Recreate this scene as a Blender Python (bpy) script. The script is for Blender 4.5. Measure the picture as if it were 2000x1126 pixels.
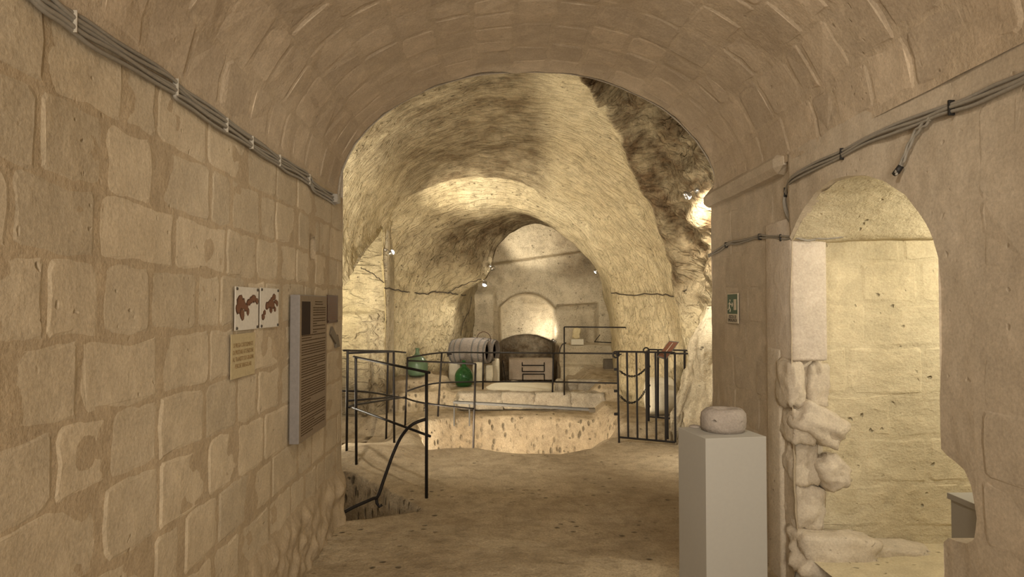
import bpy, bmesh, math, random
from mathutils import Vector, Matrix, noise
random.seed(7)
for o in list(bpy.data.objects): bpy.data.objects.remove(o, do_unlink=True)
S = bpy.context.scene
COL = S.collection

# ------------------------------------------------------------------ camera
F = 1333.0
YAW, PITCH = math.radians(1.07), math.radians(1.5)
CAM = Vector((0, 0, 1.6))
_f = Vector((math.sin(YAW)*math.cos(PITCH), math.cos(YAW)*math.cos(PITCH), math.sin(PITCH)))
_r = Vector((math.cos(YAW), -math.sin(YAW), 0))
_u = _r.cross(_f)
cd = bpy.data.cameras.new('camera'); cam = bpy.data.objects.new('camera', cd); COL.objects.link(cam)
cd.sensor_width = 36; cd.lens = 36*F/2000; cd.clip_start = .02
cam.matrix_world = Matrix(((_r.x, _u.x, -_f.x, CAM.x), (_r.y, _u.y, -_f.y, CAM.y), (_r.z, _u.z, -_f.z, CAM.z), (0, 0, 0, 1)))
S.camera = cam
S.view_settings.view_transform = 'Standard'; S.view_settings.look = 'None'
S.view_settings.gamma = 1; S.view_settings.use_curve_mapping = False
S.view_settings.exposure = 0.7

w = bpy.data.worlds.new('world'); S.world = w; w.use_nodes = True
w.node_tree.nodes['Background'].inputs[0].default_value = (1, .85, .65, 1)
w.node_tree.nodes['Background'].inputs[1].default_value = .004

WARM = (1, .89, .71); WARM2 = (1, .90, .735)
def area(name, loc, tgt, size, power, color=WARM):
    l = bpy.data.lights.new(name, 'AREA'); l.energy = power; l.size = size; l.color = color
    o = bpy.data.objects.new(name, l); COL.objects.link(o); o.location = loc
    o.rotation_euler = (Vector(tgt)-Vector(loc)).to_track_quat('-Z', 'Y').to_euler(); return o
def spot(name, loc, tgt, power, ang=100, blend=.6, color=WARM2, r=.04):
    l = bpy.data.lights.new(name, 'SPOT'); l.energy = power; l.spot_size = math.radians(ang); l.spot_blend = blend
    l.color = color; l.shadow_soft_size = r
    o = bpy.data.objects.new(name, l); COL.objects.link(o); o.location = loc
    o.rotation_euler = (Vector(tgt)-Vector(loc)).to_track_quat('-Z', 'Y').to_euler(); return o
def point(name, loc, power, color=WARM2, r=.06):
    l = bpy.data.lights.new(name, 'POINT'); l.energy = power; l.color = color; l.shadow_soft_size = r
    o = bpy.data.objects.new(name, l); COL.objects.link(o); o.location = loc; return o
# the corridor's lamp behind the camera, then two added fill lights
area('corridor_lamp', (.1, -2.4, 2.2), (.2, 4, 1.5), 1.3, 78, WARM2)
spot('corridor_fill_spot', (.22, 1.3, 3.12), (.5, 5.0, 1.0), 66, 110, .9, WARM2, .15)  # added out of view to brighten the floor, pier and far left wall
spot('vault_fill_spot', (.2, -1.2, 1.3), (.2, 5.2, 3.0), 95, 80, .9, WARM2, .15)  # unseen fill, added to lift the corridor vault
# passage behind the arched doorway (lamp on its hidden near side)
spot('passage_lamp', (2.95, 3.05, 1.95), (2.15, 4.0, 1.2), 40, 165, .6, (1, .90, .68))
# side chamber on the left
spot('chamber_lamp', (-2.7, 9.3, 1.75), (-1.9, 10.4, 1.75), 45, 120, .7, (1, .86, .55))
# low lamps that light the pit and the sunk ground, hidden behind rock edges
point('pit_lamp', (-.75, 8.3, -.35), 85)
point('chamber_ground_lamp', (-2.3, 8.0, .55), 20)
point('platform_lamp', (2.05, 9.3, .12), 7)
point('hall_right_lamp', (2.0, 7.0, .5), 5)

def ray(px, py): return _r*((px-1000)/F) + _u*((563-py)/F) + _f
def at(px, py, Y): d = ray(px, py); return CAM + d*(Y/d.y)
def atx(px, py, X): d = ray(px, py); return CAM + d*(X/d.x)
def atz(px, py, Z): d = ray(px, py); return CAM + d*((Z-CAM.z)/d.z)

# ------------------------------------------------------------------ small maths
def sm(a, b, x):
    if a == b: return 1.0 if x > a else 0.0
    t = max(0, min(1, (x-a)/(b-a))); return t*t*(3-2*t)
def lerp(a, b, t): return a+(b-a)*t
def fbm(p, s, o=4): return noise.fractal(Vector(p)*s, .9, 2.1, o)
def catmull(pts, n):
    out = []; m = len(pts)-1
    for i in range(n):
        t = i/(n-1)*m; k = min(int(t), m-1); u = t-k
        p0, p1, p2, p3 = pts[max(k-1, 0)], pts[k], pts[k+1], pts[min(k+2, m)]
        q = []
        for a, b, c, d in zip(p0, p1, p2, p3):
            q.append(.5*((2*b)+(c-a)*u+(2*a-5*b+4*c-d)*u*u+(-a+3*b-3*c+d)*u*u*u))
        out.append(tuple(q))
    return out

# ------------------------------------------------------------------ objects
def props(o, label=None, cat=None, group=None, kind=None):
    if label: o['label'] = label
    if cat: o['category'] = cat
    if group: o['group'] = group
    if kind: o['kind'] = kind
    return o
def mesh(name, verts, faces, mat, parent=None, smooth=True):
    me = bpy.data.meshes.new(name); me.from_pydata([tuple(v) for v in verts], [], faces); me.update()
    me.materials.append(mat)
    if smooth: me.shade_smooth()
    o = bpy.data.objects.new(name, me); COL.objects.link(o)
    if parent is not None: o.parent = parent
    return o
def bmo(name, bm, mat, parent=None, smooth=False):
    bmesh.ops.recalc_face_normals(bm, faces=bm.faces[:])
    me = bpy.data.meshes.new(name); bm.to_mesh(me); bm.free(); me.materials.append(mat)
    if smooth: me.shade_smooth()
    o = bpy.data.objects.new(name, me); COL.objects.link(o)
    if parent is not None: o.parent = parent
    return o
def thing(name, label, cat, loc=(0, 0, 0), rz=0, group=None):
    o = bpy.data.objects.new(name, None); COL.objects.link(o); o.empty_display_size = .05
    o.location = loc; o.rotation_euler = (0, 0, rz)
    bpy.context.view_layer.update()
    return props(o, label, cat, group)
def wpart(name, build, mat, t, smooth=False):
    """part given in world coordinates under thing t (t unscaled)"""
    bm = bmesh.new(); build(bm)
    M = Matrix.LocRotScale(t.location, t.rotation_euler.to_quaternion(), None).inverted()
    bm.transform(M); return bmo(name, bm, mat, t, smooth)
def sub(o, p): o.parent = p; return o
def box(bm, c, s, rot=None, bev=0):
    r = bmesh.ops.create_cube(bm, size=1)['verts']
    M = Matrix.Translation(c) @ (rot.to_4x4() if rot else Matrix()) @ Matrix.Diagonal((*s, 1))
    bmesh.ops.transform(bm, matrix=M, verts=r)
    if bev:
        es = list({e for v in r for e in v.link_edges})
        bmesh.ops.bevel(bm, geom=es, offset=bev, segments=2, affect='EDGES', profile=.6)
def tube(bm, pts, rad, seg=8, caps=True):
    pts = [Vector(p) for p in pts]; rings = []
    n = len(pts); up = Vector((0, 0, 1))
    prev = None
    for i, p in enumerate(pts):
        d = (pts[min(i+1, n-1)]-pts[max(i-1, 0)]).normalized()
        if prev is None:
            a = d.cross(up if abs(d.z) < .9 else Vector((1, 0, 0))).normalized()
        else:
            a = (prev - d*prev.dot(d)).normalized()
        prev = a; b = d.cross(a)
        r = rad if not isinstance(rad, (list, tuple)) else rad[i]
        rings.append([bm.verts.new(p + (a*math.cos(2*math.pi*k/seg)+b*math.sin(2*math.pi*k/seg))*r) for k in range(seg)])
    for i in range(n-1):
        for k in range(seg):
            bm.faces.new((rings[i][k], rings[i][(k+1) % seg], rings[i+1][(k+1) % seg], rings[i+1][k]))
    if caps:
        bm.faces.new(rings[0][::-1]); bm.faces.new(rings[-1])
def lathe(bm, prof, seg=28, M=Matrix()):
    rings = []
    for r, z in prof:
        rings.append([bm.verts.new(M @ Vector((max(r, 1e-4)*math.cos(2*math.pi*k/seg), max(r, 1e-4)*math.sin(2*math.pi*k/seg), z))) for k in range(seg)])
    for i in range(len(rings)-1):
        for k in range(seg):
            bm.faces.new((rings[i][k], rings[i][(k+1) % seg], rings[i+1][(k+1) % seg], rings[i+1][k]))
def torus(bm, c, R, r, M=Matrix(), n=20, m=6):
    V = [[bm.verts.new(Vector(c) + M @ Vector(((R+r*math.cos(2*math.pi*j/m))*math.cos(2*math.pi*i/n), (R+r*math.cos(2*math.pi*j/m))*math.sin(2*math.pi*i/n), r*math.sin(2*math.pi*j/m)))) for j in range(m)] for i in range(n)]
    for i in range(n):
        for j in range(m):
            bm.faces.new((V[i][j], V[(i+1) % n][j], V[(i+1) % n][(j+1) % m], V[i][(j+1) % m]))
def grid(name, nu, nv, fn, mat, parent=None, attr=None, skip=None):
    V = []; A = []
    for i in range(nu):
        for j in range(nv):
            r = fn(i/(nu-1), j/(nv-1))
            V.append(r[0] if attr else r)
            if attr: A.append(r[1])
    Fs = []
    for i in range(nu-1):
        for j in range(nv-1):
            if skip and skip(i, j): continue
            a = i*nv+j; Fs.append((a, a+1, a+nv+1, a+nv))
    o = mesh(name, V, Fs, mat, parent)
    if attr:
        at_ = o.data.attributes.new(attr, 'FLOAT', 'POINT'); at_.data.foreach_set('value', A)
    return o

# ------------------------------------------------------------------ materials
class N:
    def __init__(s, name):
        s.m = bpy.data.materials.new(name); s.m.use_nodes = True; s.t = s.m.node_tree
        s.b = s.t.nodes['Principled BSDF']; s.geo = s.t.nodes.new('ShaderNodeNewGeometry')
    def n(s, typ, **k):
        x = s.t.nodes.new('ShaderNode'+typ)
        for a, v in k.items(): setattr(x, a, v)
        return x
    def l(s, a, b): s.t.links.new(a, b)
    def pos(s, scale=(1, 1, 1), rot=(0, 0, 0)):
        mp = s.n('Mapping'); mp.inputs['Scale'].default_value = scale; mp.inputs['Rotation'].default_value = rot
        s.l(s.geo.outputs['Position'], mp.inputs[0]); return mp.outputs[0]
    def noise(s, scale, detail=5, rough=.6, vec=None, dist=0):
        x = s.n('TexNoise'); x.inputs['Scale'].default_value = scale; x.inputs['Detail'].default_value = detail
        x.inputs['Roughness'].default_value = rough; x.inputs['Distortion'].default_value = dist
        s.l(vec or s.geo.outputs['Position'], x.inputs['Vector']); return x.outputs['Fac']
    def voro(s, scale, vec=None, feature='F1'):
        x = s.n('TexVoronoi', feature=feature); x.inputs['Scale'].default_value = scale
        s.l(vec or s.geo.outputs['Position'], x.inputs['Vector']); return x.outputs['Distance']
    def ramp(s, v, *stops):
        r = s.n('ValToRGB'); e = r.color_ramp.elements
        while len(e) < len(stops): e.new(.5)
        for k, (p, c) in zip(e, stops):
            k.position = p; k.color = (c, c, c, 1) if isinstance(c, (int, float)) else (*c, 1)
        s.l(v, r.inputs[0]); return r.outputs[0]
    def mix(s, fac, a, b, typ='MIX'):
        m = s.n('Mix', data_type='RGBA', blend_type=typ)
        for sock, v in ((m.inputs[0], fac), (m.inputs[6], a), (m.inputs[7], b)):
            if hasattr(v, 'is_linked'): s.l(v, sock)
            elif isinstance(v, (int, float)): sock.default_value = v if sock.type == 'VALUE' else (v, v, v, 1)
            else: sock.default_value = (*v, 1)
        return m.outputs[2]
    def math(s, op, a, b=0.0):
        m = s.n('Math', operation=op)
        for i, v in enumerate((a, b)):
            if hasattr(v, 'is_linked'): s.l(v, m.inputs[i])
            else: m.inputs[i].default_value = v
        return m.outputs[0]
    def bump(s, h, strength=.5, dist=.01, prev=None):
        b = s.n('Bump'); b.inputs['Strength'].default_value = strength; b.inputs['Distance'].default_value = dist
        s.l(h, b.inputs['Height'])
        if prev: s.l(prev, b.inputs['Normal'])
        return b.outputs[0]
    def out(s, col, rough=.9, nrm=None, spec=.15):
        if hasattr(col, 'is_linked'): s.l(col, s.b.inputs['Base Color'])
        else: s.b.inputs['Base Color'].default_value = (*col, 1)
        s.b.inputs['Roughness'].default_value = rough
        s.b.inputs['Specular IOR Level'].default_value = spec
        if nrm: s.l(nrm, s.b.inputs['Normal'])
        return s.m
def plain(name, col, rough=.6, metal=0, spec=.3, var=.25):
    k = N(name); k.b.inputs['Metallic'].default_value = metal
    v = k.noise(60, 3); c = k.mix(var, col, k.ramp(v, (.3, tuple(x*.6 for x in col)), (.7, tuple(min(1, x*1.25) for x in col))))
    return k.out(c, rough, k.bump(v, .6*var, .002), spec)
def emit(name, col, strength):
    k = N(name); k.b.inputs['Base Color'].default_value = (1, 1, 1, 1)
    k.b.inputs['Emission Color'].default_value = (*col, 1); k.b.inputs['Emission Strength'].default_value = strength
    return k.m

def soft(c, k=.92): r, g, b = c; return (r*k, r*k*(g/r)**.76, r*k*(b/r)**.74)
def tuff(name, base, dark, pits=.5, rand=.0, streak=(1, 1, 1), pitscale=16, relief=1.0):
    base, dark = soft(base), soft(dark)
    k = N(name)
    big = k.noise(1.6, 4, .6); med = k.noise(9, 6, .65, k.pos(streak)); fine = k.noise(85, 4, .7)
    c = k.mix(k.ramp(big, (.3, 0), (.72, 1)), base, dark)
    c = k.mix(k.math('MULTIPLY', k.ramp(med, (.35, 1), (.6, 0)), .35), c, tuple(x*.62 for x in base))
    c = k.mix(k.math('MULTIPLY', k.ramp(med, (.55, 0), (.75, 1)), .35), c, tuple(min(1, x*1.22) for x in base))
    c = k.mix(.34, c, k.ramp(fine, (.3, .3), (.7, .75)), 'OVERLAY')
    dist = k.noise(7, 3); vv = k.n('VectorMath', operation='ADD')
    k.l(k.geo.outputs['Position'], vv.inputs[0])
    vc = k.n('TexNoise'); vc.inputs['Scale'].default_value = 11; vs = k.n('VectorMath', operation='SCALE'); vs.inputs['Scale'].default_value = .09
    k.l(k.geo.outputs['Position'], vc.inputs['Vector']); k.l(vc.outputs['Color'], vs.inputs[0]); k.l(vs.outputs[0], vv.inputs[1])
    vo = k.voro(pitscale, vv.outputs[0]); pit = k.ramp(vo, (.06, 1), (.17, 0))
    gate = k.ramp(k.noise(3.1, 3), (.52, 0), (.6, 1)); pit = k.math('MULTIPLY', pit, gate)
    c = k.mix(k.math('MULTIPLY', pit, .55*pits), c, tuple(x*.35 for x in dark))
    if rand:
        oi = k.n('ObjectInfo'); r = k.ramp(oi.outputs['Random'], (0, 1-rand), (1, 1+rand*.5))
        c = k.mix(1.0, c, r, 'MULTIPLY')
    n1 = k.bump(med, min(1, .55*relief), .02*relief); n2 = k.bump(fine, min(1, .35*relief), .004*relief, n1)
    n3 = k.bump(k.math('SUBTRACT', 1.0, pit), .8*pits, .02, n2)
    return k.out(c, .95, n3, .08)
M_BLOCK = tuff('tuff_block', (.60, .475, .315), (.52, .40, .25), .5, .13, relief=.85)
M_MORTAR = tuff('tuff_mortar', (.50, .37, .225), (.43, .315, .185), .3)
M_VBLOCK = tuff('tuff_vault_block', (.56, .43, .29), (.47, .35, .23), .35, .14, relief=.8)
M_VMORTAR = tuff('tuff_vault_mortar', (.53, .405, .27), (.45, .335, .215), .3)
M_RBLOCK = tuff('tuff_right_block', (.55, .445, .32), (.485, .385, .27), .3, .07, relief=.6)
M_RWALL = tuff('tuff_right_wall', (.545, .44, .315), (.475, .375, .26), .3, relief=.6)
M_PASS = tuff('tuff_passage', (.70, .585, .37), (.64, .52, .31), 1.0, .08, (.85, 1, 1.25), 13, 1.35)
M_RUBBLE = tuff('tuff_rubble', (.64, .54, .41), (.55, .44, .31), .6)
M_PINK = tuff('tuff_quoin', (.66, .55, .44), (.60, .49, .37), .2)

def rockmat(name, base, dark, stainc, chisel=0.0, dots=.0, pits=.7, steep=False):
    base, dark = soft(base, .95), soft(dark, .95)
    k = N(name)
    big = k.noise(.9, 5, .62); med = k.noise(6, 7, .68); fine = k.noise(70, 4, .7)
    c = k.mix(k.ramp(big, (.32, 0), (.68, 1)), base, dark)
    c = k.mix(k.math('MULTIPLY', k.ramp(med, (.3, 1), (.56, 0)), .6), c, tuple(x*.5 for x in dark))
    c = k.mix(.5, c, k.ramp(fine, (.3, .25), (.7, .78)), 'OVERLAY')
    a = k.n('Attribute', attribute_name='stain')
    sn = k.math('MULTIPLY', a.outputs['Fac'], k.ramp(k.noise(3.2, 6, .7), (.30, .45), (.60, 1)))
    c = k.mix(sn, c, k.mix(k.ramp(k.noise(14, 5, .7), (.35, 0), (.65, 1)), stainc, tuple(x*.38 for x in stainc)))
    vo = k.voro(9, k.pos((1, 1, 1.4))); g = k.ramp(k.noise(2.3, 3), (.47, 0), (.58, 1))
    pit = k.math('MULTIPLY', k.ramp(vo, (.07, 1), (.2, 0)), g)
    if steep:
        sx = k.n('SeparateXYZ'); k.l(k.geo.outputs['True Normal'], sx.inputs[0]); up = k.math('ABSOLUTE', sx.outputs['Z'])
        sp = k.math('MULTIPLY', k.ramp(k.voro(15, k.pos((1, 1, .45))), (.20, 1), (.36, 0)), k.ramp(k.noise(1.7, 5, .7), (.42, 0), (.56, 1)))
        pit = k.math('MAXIMUM', pit, k.math('MULTIPLY', sp, k.ramp(up, (.35, 1.0), (.75, 0))))
    c = k.mix(k.math('MULTIPLY', pit, min(.9, .7*pits*(1.5 if steep else 1))), c, tuple(x*.25 for x in dark))
    if dots:
        vd = k.voro(34); pd = k.math('MULTIPLY', k.ramp(vd, (.12, 1), (.3, 0)), k.ramp(k.noise(5, 3), (.4, .1), (.6, 1)))
        c = k.mix(k.math('MULTIPLY', pd, dots), c, (.13, .085, .04))
    nr = k.bump(med, .7, .05); nr = k.bump(fine, .4, .006, nr)
    nr = k.bump(k.math('SUBTRACT', 1.0, pit), .9*pits, .03, nr)
    if chisel:
        ch = k.noise(7, 3, .5, k.pos((.35, 2.6, 1.2), (.35, .6, .2)), .6)
        nr = k.bump(k.ramp(ch, (.42, 0), (.56, 1)), chisel, .035, nr)
    return k.out(c, .97, nr, .06)
M_ROCK = rockmat('cave_rock', (.62, .50, .28), (.52, .40, .20), (.13, .085, .045), .7)
M_WALLROCK = rockmat('cave_wall_rock', (.64, .535, .34), (.56, .45, .27), (.20, .15, .09), .8)
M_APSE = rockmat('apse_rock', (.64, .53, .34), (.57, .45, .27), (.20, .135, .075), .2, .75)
M_FLOOR = rockmat('floor_rock', (.57, .445, .275), (.47, .355, .21), (.30, .22, .13), 0, 0, .8, True)
M_PLATE = rockmat('platform_rock', (.47, .40, .29), (.38, .31, .21), (.28, .22, .15), 0, .2, .5)
M_STUMP = rockmat('outcrop_rock', (.66, .56, .37), (.52, .40, .23), (.22, .15, .08), .3, .3, 1.0)

M_IRON = plain('wrought_iron', (.022, .018, .016), .55, .3)
M_CABLE = plain('grey_cable', (.27, .245, .21), .55)
M_CABLED = plain('dark_cable', (.06, .045, .03), .6)
M_TIE = plain('cable_tie', (.40, .36, .30), .5)
M_WHITE = plain('white_paint', (.37, .352, .32), .6, 0, .2, .05)
M_PAPER = plain('white_paper', (.62, .58, .52), .5)
M_CREAM = plain('cream_paper', (.47, .385, .235), .7, 0, .1)
M_INK = plain('dark_ink', (.22, .14, .06), .7)
M_RUST = plain('rust_print', (.065, .026, .013), .5)
M_RUST2 = plain('rust_print_light', (.15, .06, .03), .5)
M_PANEL = plain('panel_face', (.235, .18, .125), .6, 0, .1)
M_PANELS = plain('panel_side', (.21, .19, .18), .5)
M_PTEXT = plain('panel_print', (.07, .042, .022), .7, 0, .05)
M_PDARK = plain('panel_photo', (.025, .014, .011), .6, 0, .1)
M_BROWN = plain('brown_sheet', (.075, .03, .018), .38, 0, .3)
M_ARROW = plain('grey_arrow', (.16, .13, .095), .5)
M_GREEN = plain('sign_green', (.012, .07, .035), .35, 0, .5)
M_SIGNW = plain('sign_white', (.60, .53, .42), .4)
M_SIGNT = plain('sign_ink', (.05, .04, .03), .5)
M_GRIND = tuff('grindstone', (.40, .335, .28), (.34, .28, .23), .8)
M_CHROME = plain('chrome', (.6, .58, .55), .25, .9)
M_BULB = emit('lamp_glow', (1, .93, .80), 40)
M_GREYB = plain('grey_box', (.33, .30, .26), .5)
M_STEEL = plain('galvanised_steel', (.15, .145, .135), .6, .3)
M_CAST = plain('pale_stone', (.70, .64, .50), .9)
M_YEL = plain('yellow_stone', (.66, .55, .32), .9)
M_DKSTONE = tuff('dark_stone', (.20, .16, .11), (.15, .115, .075), .6)
M_BRASS = plain('sign_brown', (.20, .085, .05), .4)
M_BLACK = plain('rubber_black', (.015, .013, .012), .5)
M_PLAST = tuff('hearth_plaster', (.62, .52, .38), (.52, .36, .24), .3)

def woodmat():
    k = N('weathered_oak')
    g = k.noise(10, 6, .7, k.pos((2, 14, 14)))
    c = k.ramp(g, (.3, (.12, .10, .085)), (.55, (.26, .225, .195)), (.75, (.40, .35, .30)))
    return k.out(c, .8, k.bump(g, .5, .004), .2)
M_WOOD = woodmat()
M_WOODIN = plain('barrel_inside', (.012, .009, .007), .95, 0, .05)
def glass(name, col, rough, alpha_mix):
    k = N(name); k.b.inputs['Base Color'].default_value = (*col, 1)
    k.b.inputs['Transmission Weight'].default_value = alpha_mix; k.b.inputs['Roughness'].default_value = rough
    k.b.inputs['IOR'].default_value = 1.45
    return k.m
M_GLASS = glass('green_glass', (.05, .22, .06), .06, .75)
M_GLASSD = glass('dusty_green_glass', (.20, .30, .17), .30, .55)

# ================================================================== CORRIDOR
XL, XR, ZS, ZC = -1.19, 1.63, 2.42, 3.36
XC, A_, B_ = (XL+XR)/2, (XR-XL)/2, ZC-ZS
YL, YV, YR = 5.2, 5.05, 5.35           # ends of the left wall, the vault and the right wall
Y0 = -3.2
def wnoise(y, z, a=.006): return fbm((y, z, 3.1), 2.2, 4)*a

# ---- left wall: mortar bed with a slot hole and rough rock foot
SLOT = atx(610, 481, XL)
def left_x(y, z):
    d = wnoise(y, z)
    foot = sm(.42, .30, z + .05*noise.noise(Vector((y*2.3, 0, 1))))*sm(1.5, 3.2, y)
    d += foot*(.03+fbm((y, z, 8), 5, 5)*.045)
    e = max(abs(y-SLOT.y)/.045, abs(z-SLOT.z)/.058)
    d -= .16*sm(1.15, .85, e)
    return XL+d
ys = [Y0+i*(.9-Y0)/12 for i in range(12)] + [.9+i*(YL-.9)/210 for i in range(211)]
zs_ = [-.15+i*(ZS+.15)/104 for i in range(105)]
wall_left = grid('wall_left', len(ys), 105, lambda u, v: (lambda y, z: (left_x(y, z), y, z))(ys[round(u*(len(ys)-1))], zs_[round(v*104)]), M_MORTAR)
props(wall_left, 'pale tuff block wall with mortar joints carrying pictures and grey cables', kind='structure')
# end face of the left wall
def endl(u, v):
    z = -.6+v*(ZS+1.0); r = sm(.9, .0, z)*.05*fbm((u*2, z, 4), 3, 4)
    return (XL-u*2.2-.012*sm(0, .1, 1-u)*0 + (r if u < .01 else 0) + wnoise(9, z)*.5, YL+.03*u+r+.012*fbm((u*3, z, 2), 3), z)
o = grid('wall_left_end', 24, 60, endl, M_RWALL); props(o, 'plain end face of the block wall beside the pit steps', kind='structure')

def block_mesh(name, P, u0, u1, v0, v1, mat, parent, proud=.006, jit=.012, gap=.008, rad=.02):
    """cushion-edged stone on a surface P(u,v,h); h = height over the bed"""
    u0 += gap*random.uniform(.3, 1.6); u1 -= gap*random.uniform(.3, 1.6); v0 += gap*random.uniform(.3, 1.5); v1 -= gap*random.uniform(.3, 1.5)
    if u1-u0 < .04 or v1-v0 < .04: return None
    j = lambda: random.uniform(-jit, jit)*.5
    out = []
    for cu, cv, su, sv in ((u0, v0, 1, 1), (u1, v0, -1, 1), (u1, v1, -1, -1), (u0, v1, 1, -1)):
        r = rad*random.uniform(.5, 1.8)
        a = (cu, cv+sv*r); b = (cu+su*r*.3, cv+sv*r*.3); c = (cu+su*r, cv)
        seq = [a, b, c] if su*sv > 0 else [c, b, a]
        out += seq
    full = []
    for i in range(12):
        p, q = out[i], out[(i+1) % 12]; full.append((p[0]+j()*.5, p[1]+j()*.5))
        if i % 3 == 2: full.append(((p[0]+q[0])/2+j(), (p[1]+q[1])/2+j()))
    mu, mv = (u0+u1)/2, (v0+v1)/2; n = len(full); V = []; Fc = []
    pr = proud*random.uniform(.5, 1.3)
    tw = random.uniform(-.003, .003)
    for uu, vv in full: V.append(P(uu, vv, -.0012))
    ins = .02
    for uu, vv in full:
        du, dv = uu-mu, vv-mv; L = math.hypot(du, dv)
        V.append(P(uu-du/L*ins, vv-dv/L*ins, pr + tw*(du/(u1-u0)*2)))
    for i in range(n):
        k = (i+1) % n
        Fc.append((i, k, n+k, n+i))
    Fc.append(tuple(range(n, 2*n)))
    return mesh('stone_block', V, Fc, mat, parent, False)

def courses(P, u0, u1, v_edges, lens, mat, parent, excl=(), span=None, **kw):
    for r in range(len(v_edges)-1):
        a, b = v_edges[r], v_edges[r+1]
        lo, hi = (u0, u1) if span is None else span(a, b)
        if hi-lo < .08: continue
        u = lo - random.uniform(0, .2)
        while u < hi-.03:
            L = random.choice(lens)*random.uniform(.85, 1.15); s, e = max(u, lo), min(u+L, hi)
            if hi-e < .10: e = hi
            if e-s > .05:
                segs = [(s, e)]
                for (eu0, eu1, ev0, ev1) in excl:
                    if ev0 < b and ev1 > a:
                        ns = []
                        for (x, y) in segs:
                            if eu1 <= x or eu0 >= y: ns.append((x, y))
                            else:
                                if eu0-x > .05: ns.append((x, eu0))
                                if y-eu1 > .05: ns.append((eu1, y))
                        segs = ns
                for (x, y) in segs: block_mesh('stone_block', P, x, y, a, b, mat, parent, **kw)
            u += L
            if e >= hi: break
PL = lambda u, v, h: (XL+h+wnoise(u, v), u, v)
le = [.36]; random.seed(11)
while le[-1] < ZS-.12: le.append(le[-1]+random.uniform(.20, .25))
le[-1] = ZS-.01
courses(PL, .9, YL-.015, le, (.24, .3, .36, .42), M_BLOCK, wall_left, excl=[(SLOT.y-.055, SLOT.y+.055, SLOT.z-.07, SLOT.z+.07)], jit=.024, proud=.002, gap=.006)

# ---- corridor vault
def vault_pt(th, y, h=0):
    c, s = math.cos(th), math.sin(th)
    n = Vector((c/A_, 0, s/B_)).normalized()
    d = fbm((th*1.4, y, 5.5), 2.0, 4)*.010
    p = Vector((XC+A_*c, y, ZS+B_*s)) - n*(h+d)
    return p
TH = [math.pi*i/160 for i in range(161)]
RSTEP = 3.83      # where the right wall turns back into the doorway
def vg(u, v):
    th = u*math.pi; ye = YV + .05*fbm((th*3, 1, 7), 1.5, 4) + .16*sm(.22, .0, th)
    y = Y0+(ye-Y0)*v
    return vault_pt(th, y)
ceiling = grid('ceiling', 120, 130, vg, M_VMORTAR)
props(ceiling, 'rough tuff barrel vault over the corridor', kind='structure')
# arc length table
arc = [0]
for i in range(1, 161):
    p, q = vault_pt(TH[i-1], 0), vault_pt(TH[i], 0); arc.append(arc[-1]+math.hypot(p.x-q.x, p.z-q.z))
def th_of(s):
    s = max(0, min(arc[-1], s))
    for i in range(160):
        if arc[i+1] >= s: return TH[i]+(TH[i+1]-TH[i])*(s-arc[i])/(arc[i+1]-arc[i]+1e-9)
    return math.pi
PV = lambda u, v, h: tuple(vault_pt(th_of(v), u, h))
nv = 15; ve = [.03+arc[-1]*.985*i/nv+ (random.uniform(-.02, .02) if 0 < i < nv else 0) for i in range(nv+1)]
def vspan(a, b):
    thm = th_of((a+b)/2); zc = ZS+B_*math.sin(thm)
    xm = abs(XC+A_*math.cos(thm)); return (max(.95, (zc-1.6)*1.9-.3), YV-.03)
courses(PV, 1, YV, ve, (.22, .28, .34), M_VBLOCK, ceiling, span=vspan, jit=.024, proud=.0018, gap=.006)

# ---- right wall with the arched doorway
DN, DF = 2.50, RSTEP                     # near and far jamb
ARCH = [(2.50, 1.78), (2.53, 1.87), (2.60, 1.96), (2.70, 2.045), (2.85, 2.13), (3.0, 2.185), (3.15, 2.21), (3.3, 2.215), (3.48, 2.185), (3.6, 2.135), (3.72, 2.06), (3.83, 1.97)]
def arch_z(y):
    y = max(DN, min(DF, y))
    for (a, p), (b, q) in zip(ARCH, ARCH[1:]):
        if a <= y <= b+1e-6: return lerp(p, q, (y-a)/(b-a)) + .004*noise.noise(Vector((y*9, 0, 0)))
    return 1.97
HOLE = [(2.50, 1.075, .735), (2.47, 1.06, .76), (2.42, 1.045, .765), (2.37, 1.03, .775), (2.33, .98, .80), (2.315, .90, .86)]
def hole_rng(y):
    if y > 2.50 or y < 2.312: return None
    H = HOLE
    for (a, at1, ab1), (b, at2, ab2) in zip(H, H[1:]):
        if b <= y <= a: t = (a-y)/(a-b); return lerp(ab1, ab2, t), lerp(at1, at2, t)
    return None
def rw_x(y, z):
    lump = .02*sm(1.3, .2, z)*fbm((y, z, 1), 3, 4)
    far = .045*sm(DF-.01, DF+.01, y)
    return XR+wnoise(y+7, z, .012)+lump+far
def strip_rows(name, cols, lo, hi, nr, mat, xf, parent=None):
    V = []; Fc = []; n = len(cols)
    for y in cols:
        a, b = lo(y), hi(y)
        for k in range(nr): z = a+(b-a)*k/(nr-1); V.append((xf(y, z), y, z))
    for i in range(n-1):
        for k in range(nr-1): a = i*nr+k; Fc.append((a, a+nr, a+nr+1, a+1))
    return V, Fc
def join(parts):
    V = []; Fc = []
    for v, f in parts:
        o = len(V); V += v; Fc += [tuple(i+o for i in q) for q in f]
    return V, Fc
def cols(a, b, n): return [a+(b-a)*i/(n-1) for i in range(n)]
ncol = cols(Y0, 2.312, 60); hcol = cols(2.312, 2.50, 24)
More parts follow.
